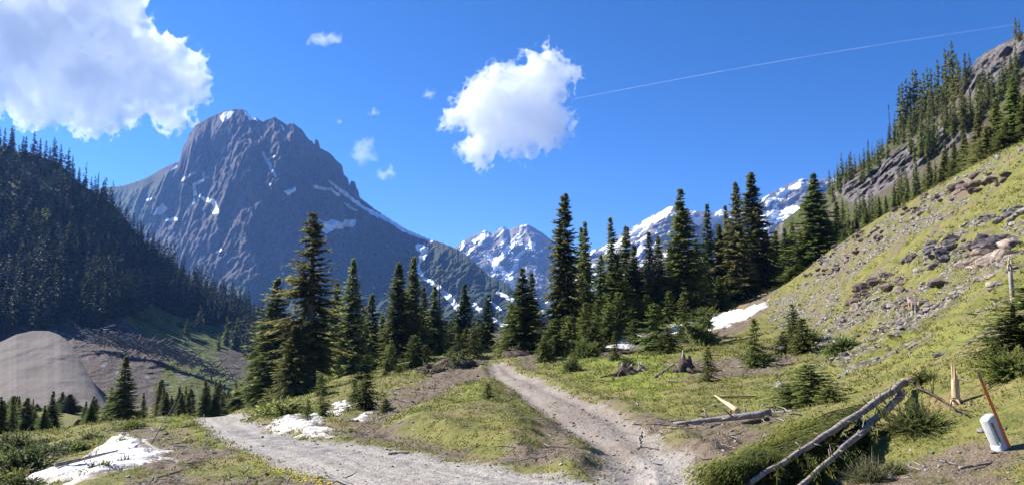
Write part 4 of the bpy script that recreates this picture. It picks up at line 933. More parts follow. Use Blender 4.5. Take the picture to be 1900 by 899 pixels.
def outcrop(parts, mat, label, seed, step=1.):
    """bedrock showing through the turf: fractured blocks grown together"""
    r = np.random.default_rng(seed); p0 = ground(parts[0][0], parts[0][1]); e = bpy.data.objects.new('rock_outcrop', None); COL.objects.link(e); e.location = p0
    for (px, py, n, sx, sy, w) in parts:
        for _ in range(n):
            q = ground(px + r.uniform(-sx, sx), py + r.uniform(-sy, sy)); s = w * q.y / F / 2 * r.uniform(.6, 1.25); V, Fc = rock_geo(int(r.integers(1, 9999)), 2, 12)
            V = V * [1.25, .9, .62] * s; a = r.uniform(-.35, .35); c, k = math.cos(a), math.sin(a); V = np.stack([V[:, 0] * c - V[:, 2] * k, V[:, 1], V[:, 0] * k + V[:, 2] * c], -1)
            link('block', make_mesh('block', V, [Fc], mat, {'tint': np.full(len(V), r.uniform(.2, .8))}, smooth_=False), e, q - p0 + Vector((0, 0, s * .02)))
    tag(e, label, 'rock outcrop', 'rock outcrops on the stony slope')
outcrop([(1625, 532, 16, 30, 16, 26), (1660, 520, 10, 22, 10, 22), (1600, 560, 10, 20, 10, 22)], ROCK_RUST, 'rusty broken outcrop with dark hollows in the middle of the stony slope', 1)
outcrop([(1745, 478, 12, 18, 22, 34), (1800, 465, 16, 40, 16, 32), (1850, 450, 14, 40, 10, 26), (1700, 490, 8, 16, 10, 22)], ROCK_DARK, 'long dark grey outcrop running up to the right border', 2)
outcrop([(1845, 480, 8, 22, 16, 42), (1872, 470, 5, 10, 22, 34), (1805, 490, 4, 14, 6, 36)], ROCK_TAN, 'tan angular outcrop with a big dark face near the right border', 3)
outcrop([(1690, 575, 7, 14, 12, 16), (1660, 575, 8, 20, 8, 15)], ROCK_RUST, 'low brown outcrop around the dead root on the slope', 4)
outcrop([(1790, 352, 14, 30, 8, 24), (1840, 335, 10, 30, 10, 22)], ROCK_RUST, 'brown eroded outcrop just under the upper edge of the stony slope', 5)
outcrop([(1850, 405, 12, 34, 7, 22), (1810, 415, 8, 20, 6, 18), (1885, 392, 8, 16, 6, 22)], ROCK, 'grey ledge between two green turf strips high on the slope', 6)
outcrop([(1560, 470, 22, 50, 14, 12), (1520, 500, 20, 40, 14, 11), (1610, 440, 20, 40, 10, 13)], ROCK_RUST, 'brown rubble ledge along the lower part of the slope skyline', 7)
outcrop([(1690, 392, 18, 40, 8, 12), (1740, 368, 14, 30, 8, 12)], ROCK_RUST, 'brown rubble ledge along the upper part of the slope skyline', 8)

def inst(verts_list, faces, pos, scl, r, tint, aniso=(1, 1, .6)):
    """many small copies baked into one mesh"""
    n = len(pos); m = len(verts_list[0]); k = r.integers(0, len(verts_list), n); A = r.uniform(0, 6.28, n); VV = np.array(verts_list)[k] * np.array(aniso)
    c, s = np.cos(A)[:, None], np.sin(A)[:, None]; VV = np.stack([VV[..., 0] * c - VV[..., 1] * s, VV[..., 0] * s + VV[..., 1] * c, VV[..., 2]], -1) * scl[:, None, None] + pos[:, None]
    return VV.reshape(-1, 3), (faces[None] + (np.arange(n) * m)[:, None, None]).reshape(-1, faces.shape[1]), np.repeat(tint, m)
def polar_samples(n, r0, r1, r, az=43):
    a = np.radians(r.uniform(-az, az, n)); d = r0 * (r1 / r0) ** r.uniform(0, 1, n); return np.sin(a) * d, np.cos(a) * d, d
def chips(): # small angular stones
    out = []
    for s in range(8):
        V, Fc = ico(0); rr = np.random.default_rng(s); V = V * rr.uniform(.55, 1.2, (12, 1)); out.append(rot_rand(V, rr))
    return out, ico(0)[1]
def loose_stones():
    r = np.random.default_rng(3); x, y, d = polar_samples(60000, 9, 95, r); road, trail, dirt, scree = masks(x, y)
    keep = r.uniform(0, 1, len(x)) < np.maximum(scree * .75, .02 + .09 * dirt) * (1 - np.maximum(road, trail)); x, y, d = x[keep], y[keep], d[keep]; sc = scree[keep]
    s = (.035 + .10 * r.uniform(0, 1, len(x)) ** 3) * np.clip(d / 22, .6, 2.1) * (.6 + .5 * sc); z = H(x, y)
    cv, cf = chips(); V, Fq, T = inst(cv, cf, np.stack([x, y, z + s * .1], -1), s, r, r.uniform(.1, .95, len(x)))
    tag(link('scree', make_mesh('scree', V, [Fq], ROCK, {'tint': T}, smooth_=False)), 'loose grey stones scattered over the slope and soil', 'scree', None, 'stuff')
    x, y, d = polar_samples(26000, 8.5, 45, r); road, trail, dirt, scree = masks(x, y); sd = sdpoly(x, y, ROAD)
    w = trail * .30 + road * .05 + road * .4 * np.exp(-(sd / .35) ** 2) + dirt * .12
    keep = r.uniform(0, 1, len(x)) < w; x, y, d = x[keep], y[keep], d[keep]
    s = (.010 + .035 * r.uniform(0, 1, len(x)) ** 4) * np.clip(d / 14, .8, 2); z = H(x, y)
    V, Fq, T = inst(cv, cf, np.stack([x, y, z + s * .2], -1), s, r, r.uniform(.3, 1., len(x)))
    tag(link('gravel', make_mesh('gravel', V, [Fq], ROCK_TAN, {'tint': T}, smooth_=False)), 'loose gravel on the road and dirt track', 'gravel', None, 'stuff')
loose_stones()

# ------------------------------------------------------------------ grass, flowers, twigs
def mat_leaf(name, a, b, c3, trans=.35):
    N = NT(name); co = N.coord(); t = N.attr('tint'); n = N.noise(co, .8, 3)
    c = N.mix(t, a, b); c = N.mix(N.ss(n, .5, .7), c, c3)
    b_ = N.principled(c, .6, None, .25); tr = N.n('BsdfTranslucent'); N.setin(tr, 'Color', c); mx = N.n('MixShader'); mx.inputs[0].default_value = trans
    N.t.links.new(b_.outputs[0], mx.inputs[1]); N.t.links.new(tr.outputs[0], mx.inputs[2]); return N.done(mx)
GRASS = mat_leaf('meadow_grass', (.125, .142, .030), (.265, .268, .062), (.25, .225, .075))
SAGE = mat_leaf('sage_leaves', (.10, .105, .035), (.20, .19, .075), (.15, .13, .06))
WILLOW = mat_leaf('willow_leaves', (.07, .10, .028), (.15, .18, .05), (.11, .12, .04))
def meadow():
    r = np.random.default_rng(21); x, y, d = polar_samples(138000, 8.2, 88, r); road, trail, dirt, scree = masks(x, y)
    n = fbm(x * .6, y * .6, None, 3, 52); w = (1 - road) * (1 - trail) * (1 - .85 * dirt) * (1 - .75 * scree) * smooth(-.5, .35, n)
    keep = r.uniform(0, 1, len(x)) < w * .62; x, y, d = x[keep], y[keep], d[keep]; z = H(x, y); n = len(x)
    k = 4; B = np.repeat(np.stack([x, y, z - .01], -1), k, 0); dd = np.repeat(d, k); sz = np.clip(dd / 16, .7, 3.2)
    B[:, :2] += r.normal(0, .04, (n * k, 2)) * sz[:, None]
    D = np.stack([r.normal(0, .75, n * k), r.normal(0, .75, n * k), r.uniform(.35, 1., n * k)], -1); D /= np.linalg.norm(D, axis=1)[:, None]
    tall = np.repeat(r.uniform(.5, 1.5, n), k)
    V, Q, T = blades(B, D, .065 * sz * tall * r.uniform(.5, 1.3, n * k), .020 * sz * r.uniform(.7, 1.5, n * k), r, 1.2, np.repeat(r.uniform(-.2, 1, n), k))
    tag(link('grass', make_mesh('grass', V, [Q], GRASS, {'tint': np.clip(T, 0, 1)}, smooth_=False)), 'short alpine grass and herbs on the meadow, bank and slope', 'grass', None, 'stuff')
meadow()
def flowers():
    r = np.random.default_rng(4); px = r.uniform(395, 640, 240); lo = np.interp(px, [345, 420, 480, 560, 640], [775, 824, 850, 877, 903]); py = lo + np.abs(r.normal(0, 10, 240)) + 1
    q = raycast(px, py, H0); q[:, 2] = H(q[:, 0], q[:, 1]) + .05; V, Fc = ico(1); s = r.uniform(.009, .017, 240)
    VV, FF, T = inst([V], Fc, q, s, r, r.uniform(0, 1, 240), (1, 1, .5)); st = [tube([(a, b, c - .06), (a, b, c)], .004, 4, False) for a, b, c in q]
    m = bpy.data.materials.new('dandelion_yellow'); m.use_nodes = True; b = m.node_tree.nodes['Principled BSDF']; b.inputs['Base Color'].default_value = (.80, .62, .03, 1); b.inputs['Roughness'].default_value = .8
    tag(link('flowers', make_mesh('flowers', VV, [FF], m)), 'tiny yellow flowers in the grass along the road edge', 'flowers', None, 'stuff')
flowers()
WOOD_GREY = mat_bark('weathered_wood', (.19, .165, .14), (.36, .32, .275), 7, .012)
WOOD_PALE = mat_bark('fresh_split_wood', (.50, .34, .19), (.68, .52, .34), 9, .015)
WOOD_DARK = mat_bark('dark_dead_wood', (.05, .036, .028), (.12, .09, .07), 7, .015)
def stick_geo(p0, p1, r0, r1, seed, n=7, k=7, bend=.04, side=0):
    r = np.random.default_rng(seed); p0, p1 = np.array(p0, float), np.array(p1, float); L = np.linalg.norm(p1 - p0); t = np.linspace(0, 1, k)[:, None]
    pts = p0 + (p1 - p0) * t + np.cumsum(r.normal(0, bend * L / k, (k, 3)), 0) * [1, 1, .4]; G = Geo().add(*tube(pts, np.linspace(r0, r1, k), n, wob=.2, seed=seed))
    for _ in range(side):
        i = r.integers(1, k - 1); d = (p1 - p0) / L * .6 + r.normal(0, .6, 3) * [1, 1, .7] + [0, 0, .25]; G.add(*tube([pts[i], pts[i] + d * L * .09, pts[i] + d * L * .15 + [0, 0, r.normal(0, .02)]], [r0 * .3, r0 * .2, r0 * .06], 5))
    return G
def litter():
    r = np.random.default_rng(8); G = Geo(); x, y, d = polar_samples(5200, 8.5, 75, r); road, trail, dirt, scree = masks(x, y)
    keep = r.uniform(0, 1, len(x)) < (.05 + .35 * dirt) * (1 - .9 * np.maximum(road, trail)); x, y, d = x[keep], y[keep], d[keep]; z = H(x, y)
    for a, b, c, e in zip(x, y, z, d):
        L = r.uniform(.12, .75) * min(max(e / 22, .6), 1.8); an = r.uniform(0, 6.28); G.add(*tube([(a, b, c + .01), (a + math.cos(an) * L * .5, b + math.sin(an) * L * .5, c + .03 + r.normal(0, .02)), (a + math.cos(an + .3) * L, b + math.sin(an + .3) * L, c + .02 + abs(r.normal(0, .04)))], [.012 * min(max(e / 14, .8), 2.2)] * 2 + [.004], 4, False), a=r.uniform(0, 1))
    tag(link('litter', G.mesh('litter', WOOD_GREY, False)), 'fallen twigs and sticks strewn over the bare soil', 'twigs', None, 'stuff')
litter()

# ------------------------------------------------------------------ bushes
def bush_geo(R, h, seed, nb, K, bl, bw, flat_=1., upright=.5):
    r = np.random.default_rng(seed); az = r.uniform(0, 6.28, nb); el = np.arcsin(r.uniform(.02, 1, nb) ** (1 / (.4 + upright))) ; L = r.uniform(.55, 1.1, nb) * (1 + .35 * noise3(np.cos(az) * 1.2, np.sin(az) * 1.2, el, seed))
    D = np.stack([np.cos(az) * np.cos(el) * R, np.sin(az) * np.cos(el) * R, np.sin(el) * h], -1) * L[:, None]; Ln = np.linalg.norm(D, axis=1); D /= Ln[:, None]
    O = np.stack([r.normal(0, R * .22, nb), r.normal(0, R * .22, nb), r.uniform(0, .12, nb) * h], -1)
    return Geo().add(*(lambda v, q, a: (v, None, q, a))(*boughs(O, D, Ln, K, r, bl, bw, .5, .5, .22, .8, .15))), O, D, Ln
def bush(px, py, wpx, hpx, mat, label, seed, nb=160, K=12, bl=.16, bw=.045, upright=.5, name='bush', cat='bush', group=None, stem=WOOD_DARK):
    p = ground(px, py); k = p.y / F; e = bpy.data.objects.new(name, None); COL.objects.link(e); e.location = p; R, h = wpx * k / 2, hpx * k
    nb = int(nb * 1.9); g, O, D, Ln = bush_geo(R, h, seed, nb, int(K * 1.25), bl * .5, bw * .62, 1., upright); link('foliage', g.mesh('foliage', mat, False), e)
    S = Geo()
    for i in range(0, nb, max(1, nb // 30)): S.add(*tube([O[i] * [.4, .4, 0] - [0, 0, .05], O[i] + D[i] * Ln[i] * .45, O[i] + D[i] * Ln[i] * .85], [.018 * R, .012 * R, .004 * R], 5, False))
    link('stems', S.mesh('stems', stem), e); return tag(e, label, cat, group)
spruce_px('young_c', 1500, 672, float(ground(1497, 756).y), 'big dark spruce bush standing on the meadow left of the broken logs', 'young spruces on the meadow and bank', 136, 'young_spruce')
spruce_px('young_c', 1462, 708, float(ground(1470, 756).y), 'lower spruce bush at the left side of the big dark bush by the logs', 'young spruces on the meadow and bank', 70, 'young_spruce')
spruce_px('young_c', 1540, 710, float(ground(1532, 756).y), 'lower spruce bush at the right side of the big dark bush by the logs', 'young spruces on the meadow and bank', 64, 'young_spruce')
bush(1614, 892, 104, 66, SAGE, 'dry olive sage bush in front of the fallen logs at the bottom', 42, 240, 13, .055, .022, .75, stem=WOOD_GREY)
bush(1662, 878, 52, 34, NEEDLE_YOUNG, 'small green bush touching the right side of the sage bush', 43, 90, 12, .07, .02, .5)
spruce_px('young_c', 1900, 528, 15.6, 'dark broad young spruce at the right border behind the pale snag', 'young spruces on the meadow and bank', 190, 'young_spruce')
spruce_px('young_c', 1866, 585, 15.2, 'dark low young spruce in front of the pale snag near the right border', 'young spruces on the meadow and bank', 110, 'young_spruce')
bush(1885, 690, 120, 66, NEEDLE_YOUNG, 'lower green spruce bush at the right border above the orange stake', 45, 240, 14, .2, .05, .35)
bush(1718, 706, 66, 30, NEEDLE_YOUNG, 'low green spruce bush on the slope left of the broken trunk', 46, 110, 12, .15, .04, .3)
bush(525, 772, 120, 42, NEEDLE, 'low spreading juniper over the road crest, left of the road snow', 47, 240, 13, .42, .11, .3)
bush(1565, 655, 70, 40, NEEDLE, 'dark prostrate bush right in the clump at the foot of the scree', 48, 170, 12, .3, .08, .35)
bush(1500, 640, 60, 44, NEEDLE_YOUNG, 'dark bush in the middle of the clump at the foot of the scree', 49, 150, 12, .3, .08, .5)
bush(1410, 672, 70, 36, NEEDLE, 'low dark bush left of the clump, around the orange-topped stump', 50, 150, 12, .28, .07, .35)
bush(1090, 660, 60, 44, NEEDLE_YOUNG, 'round green bush at the meadow edge left of the snow strip', 51, 150, 12, .32, .09, .6)
bush(1062, 690, 46, 34, WILLOW, 'pale green bush beside the dirt track below the round green bush', 52, 120, 12, .22, .07, .6)
bush(1165, 676, 40, 22, WILLOW, 'small leafy bush on the meadow behind the root wad', 53, 90, 10, .2, .06, .6)
bush(1310, 590, 70, 30, NEEDLE_YOUNG, 'low juniper in front of the long snow tongue', 54, 130, 11, .36, .1, .4)
bush(760, 606, 10, 6, WILLOW, 'tiny shrub between the trunks of the twin spires', 55, 40, 8)
bush(655, 805, 26, 18, WILLOW, 'small bush at the road edge right below the snow patch', 56, 70, 10, .1, .03, .5)
bush(410, 700, 10, 8, WILLOW, 'little shrub beyond the road crest', 57, 30, 8)
for i, (px, py, w, h, m, lab) in enumerate(((35, 875, 120, 66, WILLOW, 'pale leafy willow bush at the lower left border'), (80, 846, 100, 36, WILLOW, 'wide willow bush left above the lower left snow'), (20, 905, 110, 34, NEEDLE_YOUNG, 'dark leafy bush in the bottom left corner'), (135, 834, 66, 32, NEEDLE, 'dark spruce bush casting shade on the lower left snow'), (40, 908, 80, 30, WILLOW, 'low bush left below the lower left snow'),
    (170, 815, 50, 14, WILLOW, 'leafy bush behind the upper tip of the lower left snow'), (20, 826, 110, 36, WILLOW, 'tall grassy bush at the left border above the willow'), (90, 815, 80, 14, WILLOW, 'bush at the foot of the dark pointed valley spruce'), (250, 795, 50, 18, NEEDLE_YOUNG, 'low bush at the foot of the largest valley spruce'))):
    bush(px, py, w, h, m, lab, 60 + i, 190, 13, .24, .075, .6)

# ------------------------------------------------------------------ the two broken spruces lying at lower right
def fallen_tree(p0, p1, r0, r1, label, seed, nb, sideways, lenb, heap):
    """p0 = broken butt, p1 = top; green branches on the lower part of the trunk"""
    r = np.random.default_rng(seed); p0, p1 = np.array(p0), np.array(p1); A = p1 - p0; Ln = np.linalg.norm(A); a = A / Ln
    e = bpy.data.objects.new('fallen_spruce', None); COL.objects.link(e); e.location = p0; q0 = p0
    k = 16; t = np.linspace(0, 1, k); pts = A * t[:, None] + np.stack([0 * t, 0 * t, -.03 * np.sin(t * np.pi)], -1) + r.normal(0, .014, (k, 3))
    G = Geo().add(*tube(pts, r0 + (r1 - r0) * t, 12, wob=.28, seed=seed))
    for i in range(40): # branch stubs
        s = r.uniform(.06, .8); n = r.normal(size=3); n -= a * (n @ a); n /= np.linalg.norm(n); b = A * s; rr = r0 + (r1 - r0) * s; G.add(*tube([b, b + n * (rr + r.uniform(.03, .14)) + a * .03], [.016, .006], 5))
    link('trunk', G.mesh('trunk', LOG_BARK), e)
    S = Geo() # splintered butt
    for i in range(16):
        an = r.uniform(0, 6.28); n = np.cross(a, [0, 0, 1]); n /= np.linalg.norm(n); u = np.cross(n, a); o = (n * math.cos(an) + u * math.sin(an)) * r0 * r.uniform(.2, .9); S.add(*tube([o + a * .1, o - a * r.uniform(.12, .5) * (1 if math.sin(an) > -.2 else .4)], [.05, .012], 5))
    link('broken_end', S.mesh('broken_end', WOOD_PALE), e)
    t = r.uniform(.22, 1, nb) ** .8; n = r.normal(size=(nb, 3)); n[:, 2] = -np.abs(n[:, 2]) * .8; n += np.array(sideways) * 2.2; n -= np.outer(n @ a, a); n /= np.linalg.norm(n, axis=1)[:, None]
    D = n + a * r.uniform(.35, .9, nb)[:, None]; D[:, 2] = np.minimum(D[:, 2] * .55 - .12, -.05); D /= np.linalg.norm(D, axis=1)[:, None]
    L = lenb * (1.1 - .65 * t) * r.uniform(.6, 1.15, nb); O = A * t[:, None]
    V, Q, T = boughs(O, D, L, 46, r, .115, .021, .22, .5, .1, .85, .08)
    W = (V + q0).reshape(-1, 4, 3); m = W.mean(1); gz = H(m[:, 0], m[:, 1]) + .03 + heap * r.uniform(0, 1, len(m)) ** 1.5; V[:, 2] += np.repeat(np.maximum(gz - m[:, 2], 0), 4)   # boughs heap up on the ground
    link('crown', Geo().add(V, None, Q, T).mesh('crown', NEEDLE_LUSH, False), e)
    B = Geo()
    for o, d, l in zip(O[::5], D[::5], L[::5]): B.add(*tube([o, o + d * l * .5 - [0, 0, .04 * l], o + d * l * .95 - [0, 0, .17 * l]], [.016, .01, .004], 5, False))
    link('branches', B.mesh('branches', WOOD_DARK), e)
    return tag(e, label, 'fallen tree', 'broken spruces lying at the lower right')
LOG_BARK = mat_bark('pale_log_bark', (.20, .155, .118), (.42, .36, .30), 9, .02)
NEEDLE_LUSH = mat_needles('fallen_spruce_needles', (.060, .085, .018), (.13, .165, .032), (.29, .32, .055), .5, .12)
A0 = P(1679, 708, 15.6); A1 = P(1392, 905, 9.1); B0 = P(1672, 733, 15.0); B1 = P(1480, 903, 9.3)
for q0_, q in ((A0, A1), (B0, B1)):   # the trunks rest on their boughs, clear of the ground
    q[2] = max(q[2], hz(q[0], q[1]) + .16); tt_ = np.linspace(0, 1, 20)[:, None]; l_ = q0_ + (q - q0_) * tt_; up_ = float((H(l_[:, 0], l_[:, 1]) + .14 - l_[:, 2]).max()); q0_[2] += max(up_, 0); q[2] += max(up_, 0) * .6
fallen_tree(A0, A1, .074, .032, 'upper of two broken spruce trunks lying toward the track, pale splintered end', 71, 420, (-.85, .45, -.1), 1.7, .38)
fallen_tree(B0, B1, .070, .032, 'lower of two broken spruce trunks lying toward the track, dark greenery beneath', 72, 190, (-.6, .3, -.5), .75, .08)
# torn branches in the shade right of the trunks
bush(1700, 790, 150, 74, NEEDLE, 'heap of dark torn spruce branches under the butt ends of the broken trunks', 73, 200, 16, .13, .03, .3, 'branch_heap', 'branches')

# ------------------------------------------------------------------ stumps, logs, dead wood
def px_up(p, px, py): # point at the depth of p seen at a pixel
    return P(px, py, p.y)
def stump(px, py, wpx, tops, mat, label, seed, roots=6, rw=2.2, group=None, name='stump', tip=None, fl=1.45):
    p = ground(px, py); k = p.y / F; w = wpx * k / 2; r = np.random.default_rng(seed); e = bpy.data.objects.new(name, None); COL.objects.link(e); e.location = p
    h = max(b for a, b in tops) * k; n = 18; a = np.linspace(0, 6.283, n, endpoint=False); prof = [(rw * .72, -.15), (fl, h * .12), (1 + (fl - 1) * .25, h * .35), (.95, h * .6)]; V = []
    for f, z in prof: V.append(np.stack([np.cos(a) * w * f * (1 + .22 * np.cos(5 * a + seed) * (f > 1.2)), np.sin(a) * w * f * (1 + .22 * np.cos(5 * a + seed) * (f > 1.2)), 0 * a + z], -1))
    zt = h * np.clip(.62 + .38 * noise3(np.cos(a) * 1.6, np.sin(a) * 1.6, 0 * a, seed) * 2.2, .4, 1.0); V.append(np.stack([np.cos(a) * w * .85, np.sin(a) * w * .85, zt], -1)); V.append(np.stack([np.cos(a) * w * .5, np.sin(a) * w * .5, zt * .8], -1))
    V = np.concatenate(V + [np.array([[0, 0, h * .45]])]); f4 = grid_faces(6, n, True); f3 = np.stack([np.arange(n) + 5 * n, (np.arange(n) + 1) % n + 5 * n, np.full(n, 6 * n)], -1); link('bole', Geo().add(V, f3, f4).mesh('bole', mat), e)
    R = Geo()
    for i in range(roots):
        an = i * 6.28 / roots + r.uniform(-.4, .4); L = w * r.uniform(2.2, 4.2); R.add(*tube([(0, 0, h * .15), (math.cos(an) * L * .45, math.sin(an) * L * .45, .06 + w * .2), (math.cos(an + .2) * L, math.sin(an + .2) * L, -.08)], [w * .5, w * .3, w * .08], 7))
    link('roots', R.mesh('roots', mat), e); S = Geo()
    for dx, hh in tops: S.add(*tube([(dx * k, 0, h * .3), (dx * k * 1.1, 0, hh * k * .75), (dx * k * 1.3, .02, hh * k)], [w * .5, w * .28, w * .04], 6))
    link('splinters', S.mesh('splinters', tip or WOOD_PALE), e); return tag(e, label, 'stump', group)
stump(1272, 690, 24, [(-3, 40), (4, 26)], WOOD_DARK, 'tall dark splintered stump on the meadow with a spiky top', 81, 7, 1.9, tip=WOOD_GREY)
stump(1162, 694, 26, [(-6, 22), (9, 20)], WOOD_DARK, 'low rotten root wad left of the tall splintered stump', 82, 8, 2.6, tip=WOOD_GREY)
stump(1190, 690, 12, [(0, 18)], WOOD_GREY, 'grey forked root piece close right of the low root wad', 83, 5, 2.)
stump(1391, 668, 9, [(-1, 28), (2, 20)], WOOD_GREY, 'slim orange-topped stump beside the small neat spruce', 84, 5, 2.)
stump(1774, 740, 13, [(-3, 76), (3, 60), (0, 44)], WOOD_PALE, 'splintered standing trunk of bare orange wood right of the broken logs', 85, 4, 1.1, tip=WOOD_PALE, fl=1.1)
stump(1700, 590, 10, [(-6, 22), (5, 24), (10, 12)], WOOD_GREY, 'dead grey root clinging to the stony slope', 86, 6, 2.2)
def snag():
    p = ground(1880, 640); k = p.y / F; e = bpy.data.objects.new('snag', None); COL.objects.link(e); e.location = p; q = [np.array(px_up(p, a, b)) - np.array(p) for a, b in ((1881, 645), (1879, 560), (1876, 520), (1874, 494))]
    link('pole', Geo().add(*tube(q, [.05, .048, .045, .035], 10, wob=.2, seed=3)).mesh('pole', SNAG_BARK), e); S = Geo()
    for i in range(5): S.add(*tube([q[3] + [i * .018 - .04, 0, -.08], q[3] + [i * .02 - .05, .01, .06 + .09 * (i % 3)]], [.024, .005], 5))
    link('splintered_top', S.mesh('splintered_top', WOOD_PALE), e); tag(e, 'pale broken snag pole standing in the bush at the right border', 'dead tree')
SNAG_BARK = mat_bark('pale_snag', (.26, .22, .18), (.42, .37, .31), 10, .012); snag()
def lying(name, a, b, r0, r1, mat, label, seed, lift=(0, 0), bend=.03, side=0, cat='log', group=None):
    p, q = ground(*a), ground(*b); p.z += r0 * .7 + lift[0]; q.z += r1 * .7 + lift[1]; g = stick_geo((0, 0, 0), q - p, r0, r1, seed, 9, 9, bend, side); o = link(name, g.mesh(name, mat), None, p); return tag(o, label, cat, group)
lying('log', (1432, 784), (1250, 797), .095, .04, WOOD_GREY, 'long grey log with stubs lying along the track side of the meadow', 91, (.02, 0), .04, 9)
lying('log', (1425, 790), (1375, 798), .09, .07, WOOD_DARK, 'thick dark rotten log end under the long grey log', 92)
lying('branch', (1478, 770), (1372, 782), .045, .015, WOOD_GREY, 'thin crooked branch from the big dark bush to the grey logs', 93, (0, .03), .08, 4, 'branch')
lying('branch', (1360, 783), (1258, 792), .05, .02, WOOD_GREY, 'thin grey branch just behind the long grey log', 94, (.05, 0), .07, 4, 'branch')
lying('plank', (1368, 781), (1328, 750), .075, .02, WOOD_PALE, 'bright split plank of fresh wood leaning on the grey logs', 95, (.10, .25), .01, 0, 'wood')
lying('branch', (1318, 738), (1402, 733), .035, .02, WOOD_DARK, 'straight dark branch lying alone on the grass above the split plank', 96, (0, 0), .03, 3, 'branch')
lying('branch', (1192, 795), (1195, 820), .02, .02, WOOD_GREY, 'short upright-looking pale stick lying on the dirt track', 97, (0, 0), .08, 1, 'stick')
lying('branch', (1115, 702), (1160, 694), .06, .03, WOOD_DARK, 'dark branch poking out left of the low root wad', 98, (0, .1), .05, 2, 'branch')
lying('log', (1215, 700), (1250, 682), .06, .04, WOOD_GREY, 'short grey log leaning on the tall splintered stump', 99, (0, .15), .02, 1)
lying('branch', (1300, 690), (1340, 685), .06, .03, WOOD_DARK, 'dark dead branch right of the tall splintered stump', 100, (0, .1), .06, 4, 'branch')
lying('log', (1415, 655), (1458, 656), .13, .12, WOOD_DARK, 'short black log held above the ground beside the slim stump', 101, (.25, .25), .02, 2)
lying('branch', (1300, 700), (1325, 715), .07, .03, WOOD_DARK, 'forked black branch beside the black stone on the meadow', 102, (0, .15), .08, 3, 'branch')
lying('branch', (265, 825), (350, 845), .06, .02, WOOD_GREY, 'long grey branch lying on the dark soil right of the lower left snow', 103, (0, .05), .04, 3, 'branch')
lying('branch', (100, 890), (215, 862), .05, .02, WOOD_GREY, 'grey branch lying across the lower left snow', 104, (.2, .28), .04, 3, 'branch')
lying('branch', (720, 838), (760, 833), .03, .02, WOOD_PALE, 'small pale stick at the road edge below the grassy bank', 105, (0, 0), .05, 1, 'stick')
lying('branch', (1560, 780), (1470, 800), .03, .015, WOOD_DARK, 'thin dark branch on bare soil below the big dark bush', 106, (0, 0), .06, 3, 'branch')
lying('branch', (1780, 880), (1840, 862), .02, .012, WOOD_GREY, 'thin pale stick on the dry soil below the white marker post', 107, (0, 0), .05, 1, 'stick')
lying('log', (1690, 728), (1780, 772), .03, .012, WOOD_DARK, 'dark limb sloping down right from the broken trunk ends', 108, (.12, .05), .06, 5, 'branch')
def torn(px, py, wpx, hpx, mat, label, seed): # broken spruce tops lying on the snow
    bush(px, py, wpx, hpx, mat, label, seed, 90, 12, .2, .045, .35, 'broken_branch', 'branch', 'broken branches on the lower left snow')
torn(185, 882, 62, 34, NEEDLE, 'torn spruce top with a rusty tip on the left of the lower left snow', 111)
torn(232, 866, 44, 24, NEEDLE_DEAD, 'brown torn branch in the middle of the lower left snow', 112)
torn(228, 822, 24, 18, NEEDLE, 'small torn branch at the upper tip of the lower left snow', 113)
def pile(px, py, wpx, hpx, n, label, seed, green=0):
    p = ground(px, py); k = p.y / F; r = np.random.default_rng(seed); G = Geo(); e = bpy.data.objects.new('brush_pile', None); COL.objects.link(e); e.location = p; W, Hh = wpx * k / 2, hpx * k
    for _ in range(n):
        a = r.uniform(0, 6.28); x, y = r.normal(0, W * .45), r.normal(0, W * .4); L = r.uniform(.5, 1.6); z = hz(p.x + x, p.y + y) - p.z + max(0, 1 - (x * x + y * y) / W ** 2) * Hh * r.uniform(.1, .9); d = np.array([math.cos(a), math.sin(a), r.normal(.1, .3)]); o = np.array([x, y, z]); G.add(*tube([o - d * L / 2, o, o + d * L / 2 + [0, 0, -.08]], [.05, .04, .012], 5, False))
    link('sticks', G.mesh('sticks', WOOD_DARK), e); V, Fc = rock_geo(seed, 3, 3); link('soil', Geo().add(V * [W * .95, W * .7, Hh * .55], Fc).mesh('soil', SOIL), e)
    if green: g, *_ = bush_geo(W * .9, Hh * 1.2, seed, green, 11, .3, .07, 1, .5); link('foliage', g.mesh('foliage', NEEDLE_YOUNG, False), e)
    tag(e, label, 'brush pile', 'piles of pushed-up soil and branches')
SOIL = mat_bark('dug_soil', (.075, .052, .036), (.16, .12, .088), 3, .06)
pile(850, 678, 90, 30, 60, 'brush pile with green boughs left of the top of the dirt track', 121, 70)
pile(955, 664, 76, 26, 40, 'dark soil berm with sticks at the top of the dirt track', 122)
pile(800, 690, 60, 18, 40, 'low brown brush heap on the bank under the dead brown tree', 123, 20)
pile(1160, 655, 40, 10, 24, 'low heap of dead sticks beside the small snow strip', 124)
spruce_px('young_b', 838, 628, 58, 'leaning torn spruce sticking out of the brush pile by the track top', None, 34, 'leaning_spruce', (0, .5))
spruce_px('young_c', 1292, 560, 60, 'bowed spruce bent over to the right above the little snow spot', None, 60, 'bowed_spruce', (.1, .75))
spruce_px('young_a', 1268, 540, 64, 'upright part of the bowed spruce clump, left of the bowed one', None, 50, 'young_spruce')
spruce_px('young_c', 1318, 572, 58, 'second bowed spruce hanging low over the snow tongue tip', None, 56, 'bowed_spruce', (.1, .9))
